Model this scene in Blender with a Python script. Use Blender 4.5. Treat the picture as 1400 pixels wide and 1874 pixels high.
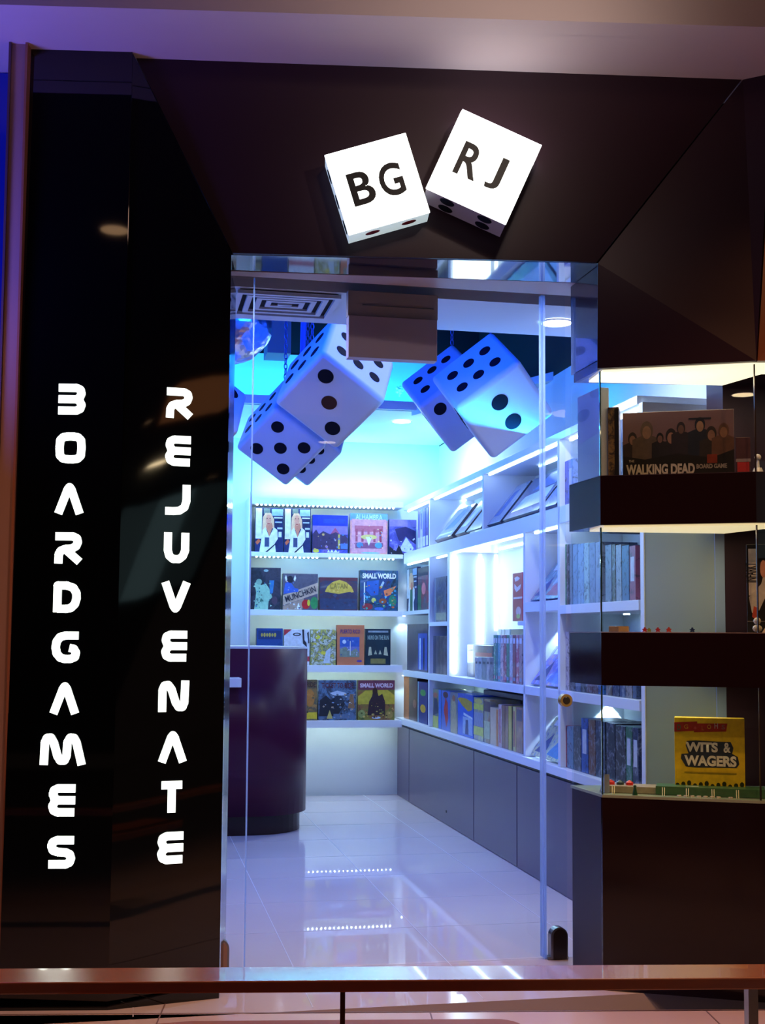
import bpy, bmesh, math, random
from mathutils import Vector, Matrix

S = bpy.context.scene
for o in list(bpy.data.objects): bpy.data.objects.remove(o)
COL = S.collection
random.seed(7)

# ------------------------------------------------------------------ camera
F = 2300.0                                   # focal length in pixels of the 1400 x 1874 frame
PPX, PPY, EYE = 700.0, 995.0, 1.3
PITCH, YAW, ROLL = math.atan(F/31000.0), math.radians(2.6), 0.007
fw = Vector((math.sin(YAW)*math.cos(PITCH), math.cos(YAW)*math.cos(PITCH), math.sin(PITCH)))
r0_ = Vector((math.cos(YAW), -math.sin(YAW), 0)); u0_ = r0_.cross(fw)
CR = r0_*math.cos(ROLL)+u0_*math.sin(ROLL); CU = u0_*math.cos(ROLL)-r0_*math.sin(ROLL)
cam = bpy.data.cameras.new('camera'); co = bpy.data.objects.new('camera', cam); COL.objects.link(co)
m = Matrix((CR, CU, -fw)).transposed().to_4x4(); m.translation = (0, 0, EYE); co.matrix_world = m
cam.sensor_fit = 'HORIZONTAL'; cam.sensor_width = 36; cam.lens = F*36/1400
cam.shift_y = (PPY-937)/1400; cam.clip_start = .05; cam.clip_end = 200
S.camera = co
# ------------------------------------------------------------------ world, exposure
w = bpy.data.worlds.new('world'); S.world = w; w.use_nodes = True
w.node_tree.nodes['Background'].inputs[0].default_value = (.030, .018, .014, 1)
w.node_tree.nodes['Background'].inputs[1].default_value = 1.0
S.view_settings.view_transform = 'Standard'; S.view_settings.look = 'None'
S.view_settings.gamma = 1; S.view_settings.use_curve_mapping = False
S.view_settings.exposure = 0.0

A = math.radians(8.6)                        # the shop's interior is turned 8.6 degrees against its front
RX = Vector((math.cos(A), math.sin(A), 0)); DX = Vector((-math.sin(A), math.cos(A), 0))
C0 = Vector((0, 0, EYE))
def I(r, t, z=0): return RX*r+DX*t+Vector((0, 0, z))
def ray(x, y): return fw+CR*((x-PPX)/F)-CU*((y-PPY)/F)
def at_z(x, y, z): d = ray(x, y); return C0+d*((z-EYE)/d.z)
def at_pl(x, y, n, c): d = ray(x, y); n = Vector(n); return C0+d*((c-n.dot(C0))/n.dot(d))
def rt(p): return p.dot(RX), p.dot(DX)

def area(name, loc, size, power, color, target=None, shape='RECTANGLE', rotz=None):
    l = bpy.data.lights.new(name, 'AREA'); l.shape = shape; l.size = size[0]
    if shape in ('RECTANGLE', 'ELLIPSE'): l.size_y = size[1]
    l.energy = power; l.color = color
    o = bpy.data.objects.new(name, l); COL.objects.link(o); o.location = loc
    if target is not None: o.rotation_euler = (Vector(target)-Vector(loc)).to_track_quat('-Z', 'Y').to_euler()
    elif rotz is not None: o.rotation_euler = (0, 0, rotz)
    return o
BLUE = (.004, .085, 1.0); COOL = (.78, .84, 1.0); WARM = (1.0, .48, .22)
def spot(name, loc, target, power, color, angle=70, blend=.6, rad=.05):
    l = bpy.data.lights.new(name, 'SPOT'); l.energy = power; l.color = color; l.spot_size = math.radians(angle); l.spot_blend = blend; l.shadow_soft_size = rad
    o = bpy.data.objects.new(name, l); COL.objects.link(o); o.location = loc
    o.rotation_euler = (Vector(target)-Vector(loc)).to_track_quat('-Z', 'Y').to_euler(); return o
# LED cove: strips that lie in the trough round the raised ceiling and on top of the shelf units, plus added uplights
area('cove_light', I(1.1, 8.82, 3.02), (2.4, .06), 20, (.02, .42, 1.0), I(1.1, 9.05, 3.3))
area('cove_light', I(-.2, 7.2, 3.02), (2.6, .06), 46, BLUE, I(1.1, 7.2, 3.1))
area('cove_light', I(1.0, 5.72, 3.25), (2.2, .06), 75, BLUE, I(1.2, 7.6, 2.7))
area('added_uplight', I(-1.1, 6.6, 1.7), (1.6, .1), 44, (.06, .17, 1.0), I(.9, 5.6, 2.74))  # unseen lamp added to turn the front ceiling band blue
area('added_uplight', I(.1, 9.2, 1.9), (.8, .1), 30, (.01, .48, 1.0), I(1.0, 9.4, 2.9))  # second added lamp, for the cyan of the rear ceiling
spot('recess_spot', I(2.05, 6.35, 3.86), C0+ray(668, 655)*6.55, 75, (.85, .95, 1.0), 26, .5, .04)
area('shelf_top_light', I(1.62, 10.19, 2.45), (1.25, .06), 24, (.10, .66, .80), I(1.62, 10.26, 3.0))
area('shelf_top_light', I(2.42, 9.3, 2.40), (1.2, .06), 8, (.02, .50, 1.0), I(2.5, 9.3, 3.0))
area('shelf_top_light', I(2.42, 6.6, 2.40), (2.4, .06), 20, (.02, .34, 1.0), I(2.5, 6.4, 3.0))
# mall side: spots of the mall ceiling, plus two added ones
spot('mall_spot', (1.5, 3.1, 3.88), (1.3, 3.7, 0), 150, WARM, 80)
spot('mall_spot', (2.4, 3.0, 3.88), (2.0, 4.2, 1.0), 90, (1, .42, .15), 80)
spot('mall_spot', (.1, 3.1, 3.88), (.1, 3.9, 0), 110, (1.0, .56, .40), 80)
spot('mall_spot', (-1.3, 3.0, 3.88), (-.9, 3.8, 0), 80, (1.0, .42, .20), 80)
spot('mall_spot', (.6, 2.3, 3.80), (.6, 4.25, 3.7), 14, (1, .58, .42), 130, 1, .12)  # added spot, there only to brighten the fascia
spot('mall_spot', (.75, 3.45, 3.30), (.5, 4.4, 3.47), 13, (1, .78, .68), 120, 1, .03)  # free-hanging spot added for the bright patch on the soffit
area('neighbour_light', (-1.75, 4.0, 2.5), (.4, .9), 16, (.14, .12, 1.0), (-.9, 4.35, 3.6))

# ------------------------------------------------------------------ materials
def lin(c):
    if isinstance(c, str): c = [int(c[i:i+2], 16)/255 for i in (0, 2, 4)]
    return tuple(((v/12.92) if v <= .04045 else ((v+.055)/1.055)**2.4) for v in c)+(1,)
def mat(name, col, rough=.5, metal=0, emit=0, ecol=None, coat=0, spec=.5, noise=0, nscale=30, bump=0):
    mt = bpy.data.materials.new(name); mt.use_nodes = True
    nt = mt.node_tree; b = nt.nodes['Principled BSDF']
    b.inputs['Base Color'].default_value = lin(col); b.inputs['Roughness'].default_value = rough
    b.inputs['Metallic'].default_value = metal; b.inputs['Specular IOR Level'].default_value = spec
    b.inputs['Coat Weight'].default_value = coat; b.inputs['Coat Roughness'].default_value = .03
    if emit:
        b.inputs['Emission Color'].default_value = lin(ecol or col); b.inputs['Emission Strength'].default_value = emit
    if noise or bump:
        tc = nt.nodes.new('ShaderNodeTexCoord'); n = nt.nodes.new('ShaderNodeTexNoise'); n.inputs['Scale'].default_value = nscale
        n.inputs['Detail'].default_value = 4; nt.links.new(tc.outputs['Object'], n.inputs['Vector'])
        if noise:
            mx = nt.nodes.new('ShaderNodeMix'); mx.data_type = 'RGBA'; c = lin(col)
            mx.inputs[6].default_value = tuple(v*(1-noise) for v in c[:3])+(1,); mx.inputs[7].default_value = tuple(min(1, v*(1+noise)) for v in c[:3])+(1,)
            nt.links.new(n.outputs['Fac'], mx.inputs[0]); nt.links.new(mx.outputs[2], b.inputs['Base Color'])
        if bump:
            bp = nt.nodes.new('ShaderNodeBump'); bp.inputs['Strength'].default_value = bump
            nt.links.new(n.outputs['Fac'], bp.inputs['Height']); nt.links.new(bp.outputs[0], b.inputs['Normal'])
    return mt
def glass_mat(name, tint, refl=1.0, ior=1.45):
    mt = bpy.data.materials.new(name); mt.use_nodes = True; nt = mt.node_tree; nt.nodes.clear()
    out = nt.nodes.new('ShaderNodeOutputMaterial'); mx = nt.nodes.new('ShaderNodeMixShader')
    tr = nt.nodes.new('ShaderNodeBsdfTransparent'); gl = nt.nodes.new('ShaderNodeBsdfGlossy'); fr = nt.nodes.new('ShaderNodeFresnel')
    tr.inputs[0].default_value = tint+(1,); gl.inputs['Roughness'].default_value = 0.0; gl.inputs[0].default_value = (refl, refl, refl, 1)
    fr.inputs[0].default_value = ior
    ge = nt.nodes.new('ShaderNodeNewGeometry'); iv = nt.nodes.new('ShaderNodeMath'); iv.operation = 'SUBTRACT'; iv.inputs[0].default_value = 1
    mu = nt.nodes.new('ShaderNodeMath'); mu.operation = 'MULTIPLY'
    nt.links.new(ge.outputs['Backfacing'], iv.inputs[1]); nt.links.new(fr.outputs[0], mu.inputs[0]); nt.links.new(iv.outputs[0], mu.inputs[1])
    nt.links.new(mu.outputs[0], mx.inputs[0]); nt.links.new(tr.outputs[0], mx.inputs[1]); nt.links.new(gl.outputs[0], mx.inputs[2]); nt.links.new(mx.outputs[0], out.inputs[0])
    return mt
def trans_mat(name, col):
    mt = bpy.data.materials.new(name); mt.use_nodes = True; nt = mt.node_tree; nt.nodes.clear()
    out = nt.nodes.new('ShaderNodeOutputMaterial'); mx = nt.nodes.new('ShaderNodeMixShader'); tr = nt.nodes.new('ShaderNodeBsdfTranslucent'); gl = nt.nodes.new('ShaderNodeBsdfTransparent')
    tr.inputs[0].default_value = lin(col); gl.inputs[0].default_value = lin(col); mx.inputs[0].default_value = .6
    nt.links.new(gl.outputs[0], mx.inputs[1]); nt.links.new(tr.outputs[0], mx.inputs[2]); nt.links.new(mx.outputs[0], out.inputs[0]); return mt
PM = {}
def pm(c):
    if c not in PM: PM[c] = mat('print_'+c, c, .38, noise=.38, nscale=38)
    return PM[c]
AM = {}
def art(cols, scale=9, name=None):
    k = (tuple(cols), scale)
    if k in AM: return AM[k]
    mt = mat('art_'+cols[0], cols[0], .35, coat=.3); nt = mt.node_tree; b = nt.nodes['Principled BSDF']
    tc = nt.nodes.new('ShaderNodeTexCoord'); mp = nt.nodes.new('ShaderNodeMapping'); mp.inputs['Location'].default_value = (len(AM)*1.7, len(AM)*.9, 3)
    n = nt.nodes.new('ShaderNodeTexNoise'); n.inputs['Scale'].default_value = scale; n.inputs['Detail'].default_value = 5; n.inputs['Roughness'].default_value = .65; n.inputs['Distortion'].default_value = .6
    cr = nt.nodes.new('ShaderNodeValToRGB'); el = cr.color_ramp.elements
    while len(el) < len(cols): el.new(.5)
    for i, c in enumerate(cols): el[i].position = .32+.36*i/max(1, len(cols)-1); el[i].color = lin(c)
    nt.links.new(tc.outputs['Object'], mp.inputs[0]); nt.links.new(mp.outputs[0], n.inputs['Vector']); nt.links.new(n.outputs['Fac'], cr.inputs[0]); nt.links.new(cr.outputs[0], b.inputs['Base Color'])
    AM[k] = mt; return mt
M = dict(
 black=mat('black_glass', '04060a', .04, coat=.3, spec=.5),
 plum=mat('plum_laminate', '26101e', .42, spec=.3, coat=0, noise=.1, nscale=3),
 plumdark=mat('plum_laminate_dark', '1a0c10', .12, spec=.4),
 purple=mat('purple_gloss', '40122f', .3, spec=.2),
 white=mat('white_laminate', 'd9dde6', .35),
 board=mat('white_back_panel', 'd3dad8', .45),
 wall=mat('wall_paint', 'd8dde0', .7, noise=.03, nscale=5),
 ceil=mat('ceiling_paint', 'c9cbd2', .8, noise=.02, nscale=5),
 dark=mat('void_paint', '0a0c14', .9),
 cab=mat('cabinet_laminate', '544862', .3, noise=.05, nscale=40),
 black2=mat('black_edge', '0c0c12', .4),
 soffit=mat('soffit_paint', 'cfc2bd', .75, noise=.03, nscale=4),
 tile=mat('floor_tile', 'd8ccd2', .02, spec=.6, noise=.05, nscale=2.2),
 mtile=mat('mall_tile', 'd8bcb6', .14, spec=.5, noise=.08, nscale=3),
 grout=mat('grout', 'c4bfcc', .5), mgrout=mat('mall_grout', '7d6466', .6),
 wood=mat('stained_wood', '96512c', .26, spec=.8, coat=.5, noise=.15, nscale=12),
 steel=mat('steel', '8e8a88', .3, metal=.9), brass=mat('brass', 'a88448', .35, metal=.4),
 bronze=mat('bronze', '3a2e2a', .3, metal=.6),
 beige=mat('beige_metal', 'bca89c', .6, noise=.03, nscale=50),
 dice=mat('white_foam', 'b6b6c6', .6, noise=.03, nscale=8), pip=mat('black_pip', '0b0c18', .7, spec=.1), redpip=mat('red_pip', '7a0f1c', .5),
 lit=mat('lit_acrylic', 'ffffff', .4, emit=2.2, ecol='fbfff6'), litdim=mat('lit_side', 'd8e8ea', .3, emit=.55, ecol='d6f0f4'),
 litoff=mat('side_glow', '6a5a68', .3, emit=.10, ecol='9a8aa0'),  # faint glow put into side faces that are unlit
 letter=mat('lit_letter', 'ffffff', .5, emit=1.9, ecol='f2fff2'), ink=mat('sign_ink', '20241f', .5, emit=.03, ecol='303a30'),
 bead=mat('led_bead', 'ffffff', .4, emit=62, ecol='e4fff4'), tube=mat('led_tube', 'ffffff', .4, emit=15, ecol='bcdcff'), strip=mat('led_strip_vertical', 'ffffff', .4, emit=3.2, ecol='effff8'),
 lamp=mat('lamp_glow', 'ffffff', .4, emit=12, ecol='eefcff'), warmlamp=mat('warm_lamp', 'ffffff', .4, emit=26, ecol='ffe2b0'),
 cream=mat('light_panel', 'ffffff', .5, emit=1.25, ecol='fff0c8'), cream2=mat('light_panel_low', 'ffffff', .5, emit=.75, ecol='ffe6a8'),
 glass=glass_mat('clear_glass', (.93, .97, 1.0), 1.0, 1.28), cglass=glass_mat('case_glass', (.93, .97, .95)), gedge=trans_mat('glass_edge', 'dce8ff'), gedge2=mat('glass_edge_green', '1c3530', .1, coat=1),
 foil=mat('silver_foil', 'e0e2ea', .28, metal=1, bump=.5, nscale=14),
 pillar=mat('pillar_paint', 'a88478', .5), aub=mat('aubergine_wall', '3a2230', .4),
 chain=mat('chain_metal', '5a6aa0', .4, metal=.7), grey=mat('grey_paint', '6b7078', .6),
 frost=mat('frosted_panel', '8e905c', .35, noise=.04, nscale=6), bluewin=mat('blue_window', '0a1060', .2, emit=.25, ecol='0a18c0'),
)
M['lit'].use_nodes = True

# ------------------------------------------------------------------ object helpers
def wm(o):
    b = o.matrix_basis.copy()
    return wm(o.parent) @ o.matrix_parent_inverse @ b if o.parent else b
def link(o, parent=None):
    COL.objects.link(o)
    if parent is not None:
        o.parent = parent; o.matrix_parent_inverse = wm(parent).inverted()
    return o
def tag(o, label=None, cat=None, group=None, kind=None):
    if label: o['label'] = label
    if cat: o['category'] = cat
    if group: o['group'] = group
    if kind: o['kind'] = kind
    return o
def empty(name, loc, rz=0, label=None, cat=None, group=None):
    o = bpy.data.objects.new(name, None); o.location = loc; o.rotation_euler = (0, 0, rz); o.empty_display_size = .05
    link(o); return tag(o, label, cat, group)
def mesh(name, bm, mt, loc=(0, 0, 0), rz=0, parent=None, rot=None, smooth=False):
    bmesh.ops.recalc_face_normals(bm, faces=bm.faces)
    me = bpy.data.meshes.new(name); bm.to_mesh(me); bm.free()
    for x in (mt if isinstance(mt, (list, tuple)) else [mt]): me.materials.append(x)
    if smooth: me.polygons.foreach_set('use_smooth', [True]*len(me.polygons))
    o = bpy.data.objects.new(name, me); o.location = loc; o.rotation_euler = rot if rot is not None else (0, 0, rz)
    return link(o, parent)
def addbox(bm, c, s, mi=0, bev=0):
    r = bmesh.ops.create_cube(bm, size=1); vs = r['verts']
    for v in vs: v.co = Vector((v.co.x*s[0]+c[0], v.co.y*s[1]+c[1], v.co.z*s[2]+c[2]))
    for f in {f for v in vs for f in v.link_faces}: f.material_index = mi
    if bev: bmesh.ops.bevel(bm, geom=list({e for v in vs for e in v.link_edges}), offset=bev, segments=2, affect='EDGES', profile=.6)
def box(name, c, s, mt, parent=None, rz=0, bev=0):
    bm = bmesh.new(); addbox(bm, (0, 0, 0), s, 0, bev); return mesh(name, bm, mt, c, rz, parent)
def ibox(name, r0, r1, t0, t1, z0, z1, mt, parent=None, bev=0):
    return box(name, I((r0+r1)/2, (t0+t1)/2, (z0+z1)/2), (abs(r1-r0), abs(t1-t0), abs(z1-z0)), mt, parent, A, bev)
def prism(name, pts, z0, z1, mt, parent=None):
    """vertical prism over a world plan polygon"""
    cx = sum(p[0] for p in pts)/len(pts); cy = sum(p[1] for p in pts)/len(pts)
    bm = bmesh.new(); b = [bm.verts.new((p[0]-cx, p[1]-cy, 0)) for p in pts]; t = [bm.verts.new((p[0]-cx, p[1]-cy, z1-z0)) for p in pts]
    bm.faces.new(b[::-1]); bm.faces.new(t)
    for i in range(len(pts)): j = (i+1) % len(pts); bm.faces.new((b[i], b[j], t[j], t[i]))
    return mesh(name, bm, mt, (cx, cy, z0), 0, parent)
def slab(name, pts, nrm, th, mt, parent=None):
    """polygon of world points given a thickness along -nrm"""
    c = sum((Vector(p) for p in pts), Vector())/len(pts); n = Vector(nrm).normalized()
    bm = bmesh.new(); a = [bm.verts.new(Vector(p)-c) for p in pts]; b = [bm.verts.new(Vector(p)-c-n*th) for p in pts]
    bm.faces.new(a); bm.faces.new(b[::-1])
    for i in range(len(pts)): j = (i+1) % len(pts); bm.faces.new((a[i], b[i], b[j], a[j]))
    return mesh(name, bm, mt, c, 0, parent)
def cyl(bm, p0, p1, r0, r1=None, seg=16, mi=0):
    r1 = r0 if r1 is None else r1; d = (Vector(p1)-Vector(p0)); q = Vector((0, 0, 1)).rotation_difference(d.normalized()).to_matrix()
    a = []; b = []
    for i in range(seg):
        th = 2*math.pi*i/seg; v = Vector((math.cos(th), math.sin(th), 0))
        a.append(bm.verts.new(Vector(p0)+q@(v*r0))); b.append(bm.verts.new(Vector(p1)+q@(v*r1)))
    fs = [bm.faces.new(a[::-1]), bm.faces.new(b)]
    for i in range(seg): fs.append(bm.faces.new((a[i], a[(i+1) % seg], b[(i+1) % seg], b[i])))
    for f in fs: f.material_index = mi
def ball(bm, c, r, sub=1, sc=(1, 1, 1)):
    g = bmesh.ops.create_icosphere(bm, subdivisions=sub, radius=r)
    for v in g['verts']: v.co = Vector((v.co.x*sc[0]+c[0], v.co.y*sc[1]+c[1], v.co.z*sc[2]+c[2]))
def textmesh(body, width, height, bold=0, depth=.0006):
    """flat lettering scaled to width x height, centred, in the local x-z plane facing -y"""
    cu = bpy.data.curves.new('t', 'FONT'); cu.body = body; cu.align_x = 'CENTER'; cu.offset = bold; cu.extrude = 0; cu.resolution_u = 5 if bold > .02 else 3
    ob = bpy.data.objects.new('t', cu); me = bpy.data.meshes.new_from_object(ob)
    xs = [v.co.x for v in me.vertices]; ys = [v.co.y for v in me.vertices]
    cx, cy = (min(xs)+max(xs))/2, (min(ys)+max(ys))/2; sx = width/(max(xs)-min(xs)); sy = height/(max(ys)-min(ys))
    for v in me.vertices: v.co = Vector(((v.co.x-cx)*sx, 0, (v.co.y-cy)*sy))
    bpy.data.objects.remove(ob); bpy.data.curves.remove(cu); return me
def title(body, wd, ht, color, loc, rot, parent, bold=.01, name='title', mt=None, label=None):
    me = textmesh(body, wd, ht, bold); me.materials.append(mt or pm(color))
    o = bpy.data.objects.new(name, me); o.matrix_basis = Matrix.Translation(loc) @ rot.to_4x4(); link(o, parent)
    if label: o['label'] = label
    return o
def struct(o): o['kind'] = 'structure'; return o

# a game box: local x = width, -y = front cover, z = up from its base
def E_(u, v, a, b, c): return [(u+a*math.cos(k*math.pi/8), v+b*math.sin(k*math.pi/8)) for k in range(16)], c
def R_(u0, v0, u1, v1, c): return [(u0, v0), (u1, v0), (u1, v1), (u0, v1)], c
def P_(c, *p): return list(p), c
def busy(seed, n, cols, u0, v0, u1, v1, s=.05):
    r = random.Random(seed); out = []
    for _ in range(n):
        u, v, a = r.uniform(u0, u1), r.uniform(v0, v1), r.uniform(0, 6.28); q = r.uniform(.4, 1.2)*s; c = r.choice(cols); k = r.choice((3, 4, 5))
        e = r.uniform(.4, 1)
        out.append(([(u+q*math.cos(a+6.283*i/k), v+q*e*math.sin(a+6.283*i/k)) for i in range(k)], c))
    return out
def gamebox(loc, rz, w, d, h, mt, label, shapes=(), texts=(), group=None, cat='box', name='game_box', tilt=0, side=None, roll=0):
    bm = bmesh.new(); addbox(bm, (0, 0, h/2), (w, d, h), 0, min(.002, w*.1))
    if side:
        bm.faces.ensure_lookup_table()
        for f in bm.faces:
            if f.calc_center_median().y > -d/2+.0005: f.material_index = 1
    mtx = Matrix.Translation(loc) @ Matrix.Rotation(rz, 4, 'Z') @ Matrix.Rotation(tilt, 4, 'X') @ Matrix.Rotation(roll, 4, 'Y')
    o = mesh(name, bm, [mt, pm(side)] if side else mt); o.matrix_basis = mtx
    tag(o, label, cat, group)
    if shapes:
        bm = bmesh.new(); cols = []
        for k, (pts, c) in enumerate(shapes):
            if c not in cols: cols.append(c)
            f = bm.faces.new([bm.verts.new(((min(1, max(0, u))-.5)*w, -d/2-.0006-.00008*k, min(1, max(0, v))*h)) for u, v in pts]); f.material_index = cols.index(c)
        me = bpy.data.meshes.new('cover_print'); bm.to_mesh(me); bm.free()
        for c in cols: me.materials.append(pm(c) if isinstance(c, str) else c)
        p = bpy.data.objects.new('cover_print', me); p.matrix_basis = mtx; link(p, o)
    for (body, u, v, tw, th, c, *rr) in texts:
        rot = (Matrix.Rotation(rz, 4, 'Z') @ Matrix.Rotation(tilt, 4, 'X') @ Matrix.Rotation(roll, 4, 'Y') @ Matrix.Rotation(-math.radians(rr[0] if rr else 0), 4, 'Y')).to_3x3()
        title(body, tw*w, th*h, c, mtx @ Vector(((u-.5)*w, -d/2-.0012-.00008*len(shapes), v*h)), rot, o, .028 if body == '&' else .045 if body in ('WITS', 'WAGERS', 'WALKING DEAD', 'SMALL WORLD', 'BOARD GAME') else .015)
    return o

# ------------------------------------------------------------------ structure: mall side
ZC = 3.475
struct(slab('ceiling', [(-3.2, 4.356, ZC), (3.4, 4.356, ZC), (3.4, 4.9, ZC), (-3.2, 4.9, ZC)], (0, 0, -1), .2, M['soffit']))
struct(slab('trim_1', [(-3.2, 4.254, ZC-.003), (3.4, 4.254, ZC-.003), (3.4, 4.254, 3.9), (-3.2, 4.254, 3.9)], (0, -1, 0), .10, M['soffit']))
struct(box('ceiling', (-.2, -5.0, 3.95), (16, 18.2, .1), mat('mall_ceiling', '3a302c', .8), None))
struct(box('floor', (-.2, -2.55, -.05), (16, 14.02, .1), M['mtile']))
struct(box('wall_back', (-.2, -14.2, 2), (16, .2, 4), mat('mall_wall', '2a2024', .7)))
# mall floor joints
for i, (x, y, lx, ly) in enumerate([(0.2, 4.468, 4.4, .006), (0.2, 3.868, 4.4, .006), (-.55, 4.0, .005, 1.2), (.38, 4.0, .005, .93), (1.35, 4.0, .005, .93)]):
    struct(box('trim_%d' % (i+2), (x, y if ly < .01 else 3.99, .0006), (lx, ly, .0016), M['mgrout']))
# glossy black fascia left of the entrance, one outer and one inner sheet
def OUT(z): return 4.512+.0225*z
def INN(x, z):
    u = (x+.740)/.374; zz = min(1, z/3.475)
    return (OUT(z)+.012*zz)*(1-u)+(4.65+.012*zz)*u
struct(slab('wall_left', [(-1.116, OUT(0), 0), (-.740, OUT(0), 0), (-.740, OUT(ZC), ZC), (-1.116, OUT(ZC), ZC)], (0, -1, 0), .04, M['black']))
bm = bmesh.new(); NX, NZ = 6, 16; gv = {}
def gxz(i, j): x = -.740+.374*i/NX; return x, (ZC+(2.738-ZC)*(i/NX))*j/NZ
for i in range(NX+1):
    for j in range(NZ+1): x, z = gxz(i, j); gv[i, j] = bm.verts.new((x, INN(x, z), z))
for i in range(NX):
    for j in range(NZ): bm.faces.new((gv[i, j], gv[i+1, j], gv[i+1, j+1], gv[i, j+1])).smooth = True
cr4 = [gxz(0, 0), gxz(NX, 0), gxz(NX, NZ), gxz(0, NZ)]
fr = [bm.verts.new((x, INN(x, z)+.001, z)) for x, z in cr4]; bk = [bm.verts.new((x, INN(x, z)+.04, z)) for x, z in cr4]
for i in range(4): j = (i+1) % 4; bm.faces.new((fr[i], fr[j], bk[j], bk[i]))
bm.faces.new(bk)
struct(mesh('wall_left', bm, M['black']))
struct(box('wall_left', (-.55, 4.90, 1.36), (.345, .36, 2.7), M['plumdark']))
# plum header over the entrance, a trapezoid leaning between the two flanks
struct(slab('wall_front', [(-.362, 4.676, 2.743), (1.030, 4.70, 2.743), (1.60, 4.680, ZC), (-.734, 4.640, ZC)], (0, -1, 0), .05, M['plum']))
struct(slab('wall_right', [(1.036, 4.722, 2.335), (1.595, 4.548, 2.335), (1.70, 4.62, ZC), (1.606, 4.680, ZC), (1.036, 4.702, 2.740)], (-.2, -1, 0), .04, M['plum']))
struct(slab('wall_right', [(1.60, 4.548, 2.335), (2.5, 4.48, 2.335), (2.5, 4.60, ZC), (1.71, 4.62, ZC)], (0, -1, 0), .04, mat('copper_panel', '6b3418', .3)))
# glossy soffit of the portal, beige transom channel
struct(slab('ceiling', [(-.40, 4.70, 2.742), (1.06, 4.71, 2.742), (1.02, 4.985, 2.742), (-.39, 4.895, 2.742)], (0, 0, -1), .04, mat('portal_soffit', '241c28', .05, spec=1.0, coat=1)))
struct(slab('trim_7', [(-.55, 4.90, 2.741), (1.25, 4.99, 2.741), (1.25, 5.205, 2.741), (-.55, 4.945, 2.741)], (0, 0, -1), .05, M['beige']))
# right jamb return, glossy
struct(slab('wall_right', [(1.045, 4.726, 0), (.992, 5.03, 0), (.992, 5.03, .712), (1.045, 4.726, .712)], (-1, -.1, 0), .02, M['plum']))
struct(slab('wall_right', [(1.045, 4.73, 2.372), (.995, 5.03, 2.372), (.995, 5.03, 2.740), (1.045, 4.73, 2.740)], (-1, -.1, 0), .02, mat('dark_return', '141430', .15, coat=.5)))
# left pillar trim
struct(box('trim_8', (-1.150, 4.60, ZC/2), (.050, .10, ZC), M['pillar']))
struct(box('trim_9', (-1.119, 4.59, ZC/2), (.008, .11, ZC), mat('copper_edge', 'a0664c', .4)))
struct(box('trim_10', (-1.179, 4.59, ZC/2), (.008, .11, ZC), mat('dark_edge', '58404a', .4)))
nb = empty('neighbour_window', (-1.7, 4.8, 0), 0, 'blue lit shop window of the neighbour beyond the left pillar', 'window')
box('pane', (-1.7, 4.80, 1.74), (1.03, .02, 3.46), M['bluewin'], nb)
box('frame', (-1.205, 4.70, 1.74), (.03, .03, 3.46), M['pillar'], nb)

# ------------------------------------------------------------------ structure: shop interior
RW, TB, RL = 2.53, 10.32, -1.2
struct(ibox('floor', -3, 3.2, 4.45, 10.6, -.1, 0, M['tile']))
g = 0
for r in (-.59, .03, .65, 1.27, 1.893):
    struct(ibox('trim_%d' % (11+g), r-.002, r+.002, 4.48, TB, .0001, .0009, M['grout'])); g += 1
for t in (5.0, 5.62, 6.24, 6.86, 7.48, 8.1, 8.72, 9.34, 9.96):
    struct(ibox('trim_%d' % (11+g), -.9, 2.17, t-.0012, t+.0012, .0001, .0008, M['grout'])); g += 1
struct(ibox('wall_back', RL-.1, RW+.1, TB, TB+.1, 0, 3.9, M['wall']))
struct(ibox('wall_right', RW, RW+.1, 4.9, TB, 0, 2.92, M['wall']))
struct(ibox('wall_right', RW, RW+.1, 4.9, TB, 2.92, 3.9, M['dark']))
struct(ibox('wall_left', RL-.1, RL, 4.9, TB, 0, 3.9, M['wall']))
struct(ibox('ceiling', RL, RW, 5.13, 5.66, 2.743, 2.82, M['ceil']))
struct(ibox('ceiling', RL, RW, 8.80, TB, 2.93, 2.955, M['ceil']))
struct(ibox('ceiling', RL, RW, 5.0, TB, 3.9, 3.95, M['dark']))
_p = [I(1.95, 8.80), I(RW-.001, 8.80), I(RW-.001, 7.35)]; struct(prism('ceiling', [(q.x, q.y) for q in _p], 2.90, 2.95, M['ceil']))
struct(ibox('ceiling', RL, -.2, 5.66, 8.80, 2.90, 2.95, M['ceil']))
struct(ibox('trim_30', -.2, 2.3, 8.74, 8.76, 2.93, 2.992, M['ceil']))
struct(ibox('wall_back', RL, RW, 9.05, 9.10, 2.955, 3.36, M['wall']))
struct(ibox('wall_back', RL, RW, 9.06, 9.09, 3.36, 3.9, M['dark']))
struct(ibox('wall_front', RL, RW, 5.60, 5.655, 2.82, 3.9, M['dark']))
struct(ibox('wall_left', -.35, -.3, 5.7, 9.05, 2.95, 3.25, M['wall']))

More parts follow.
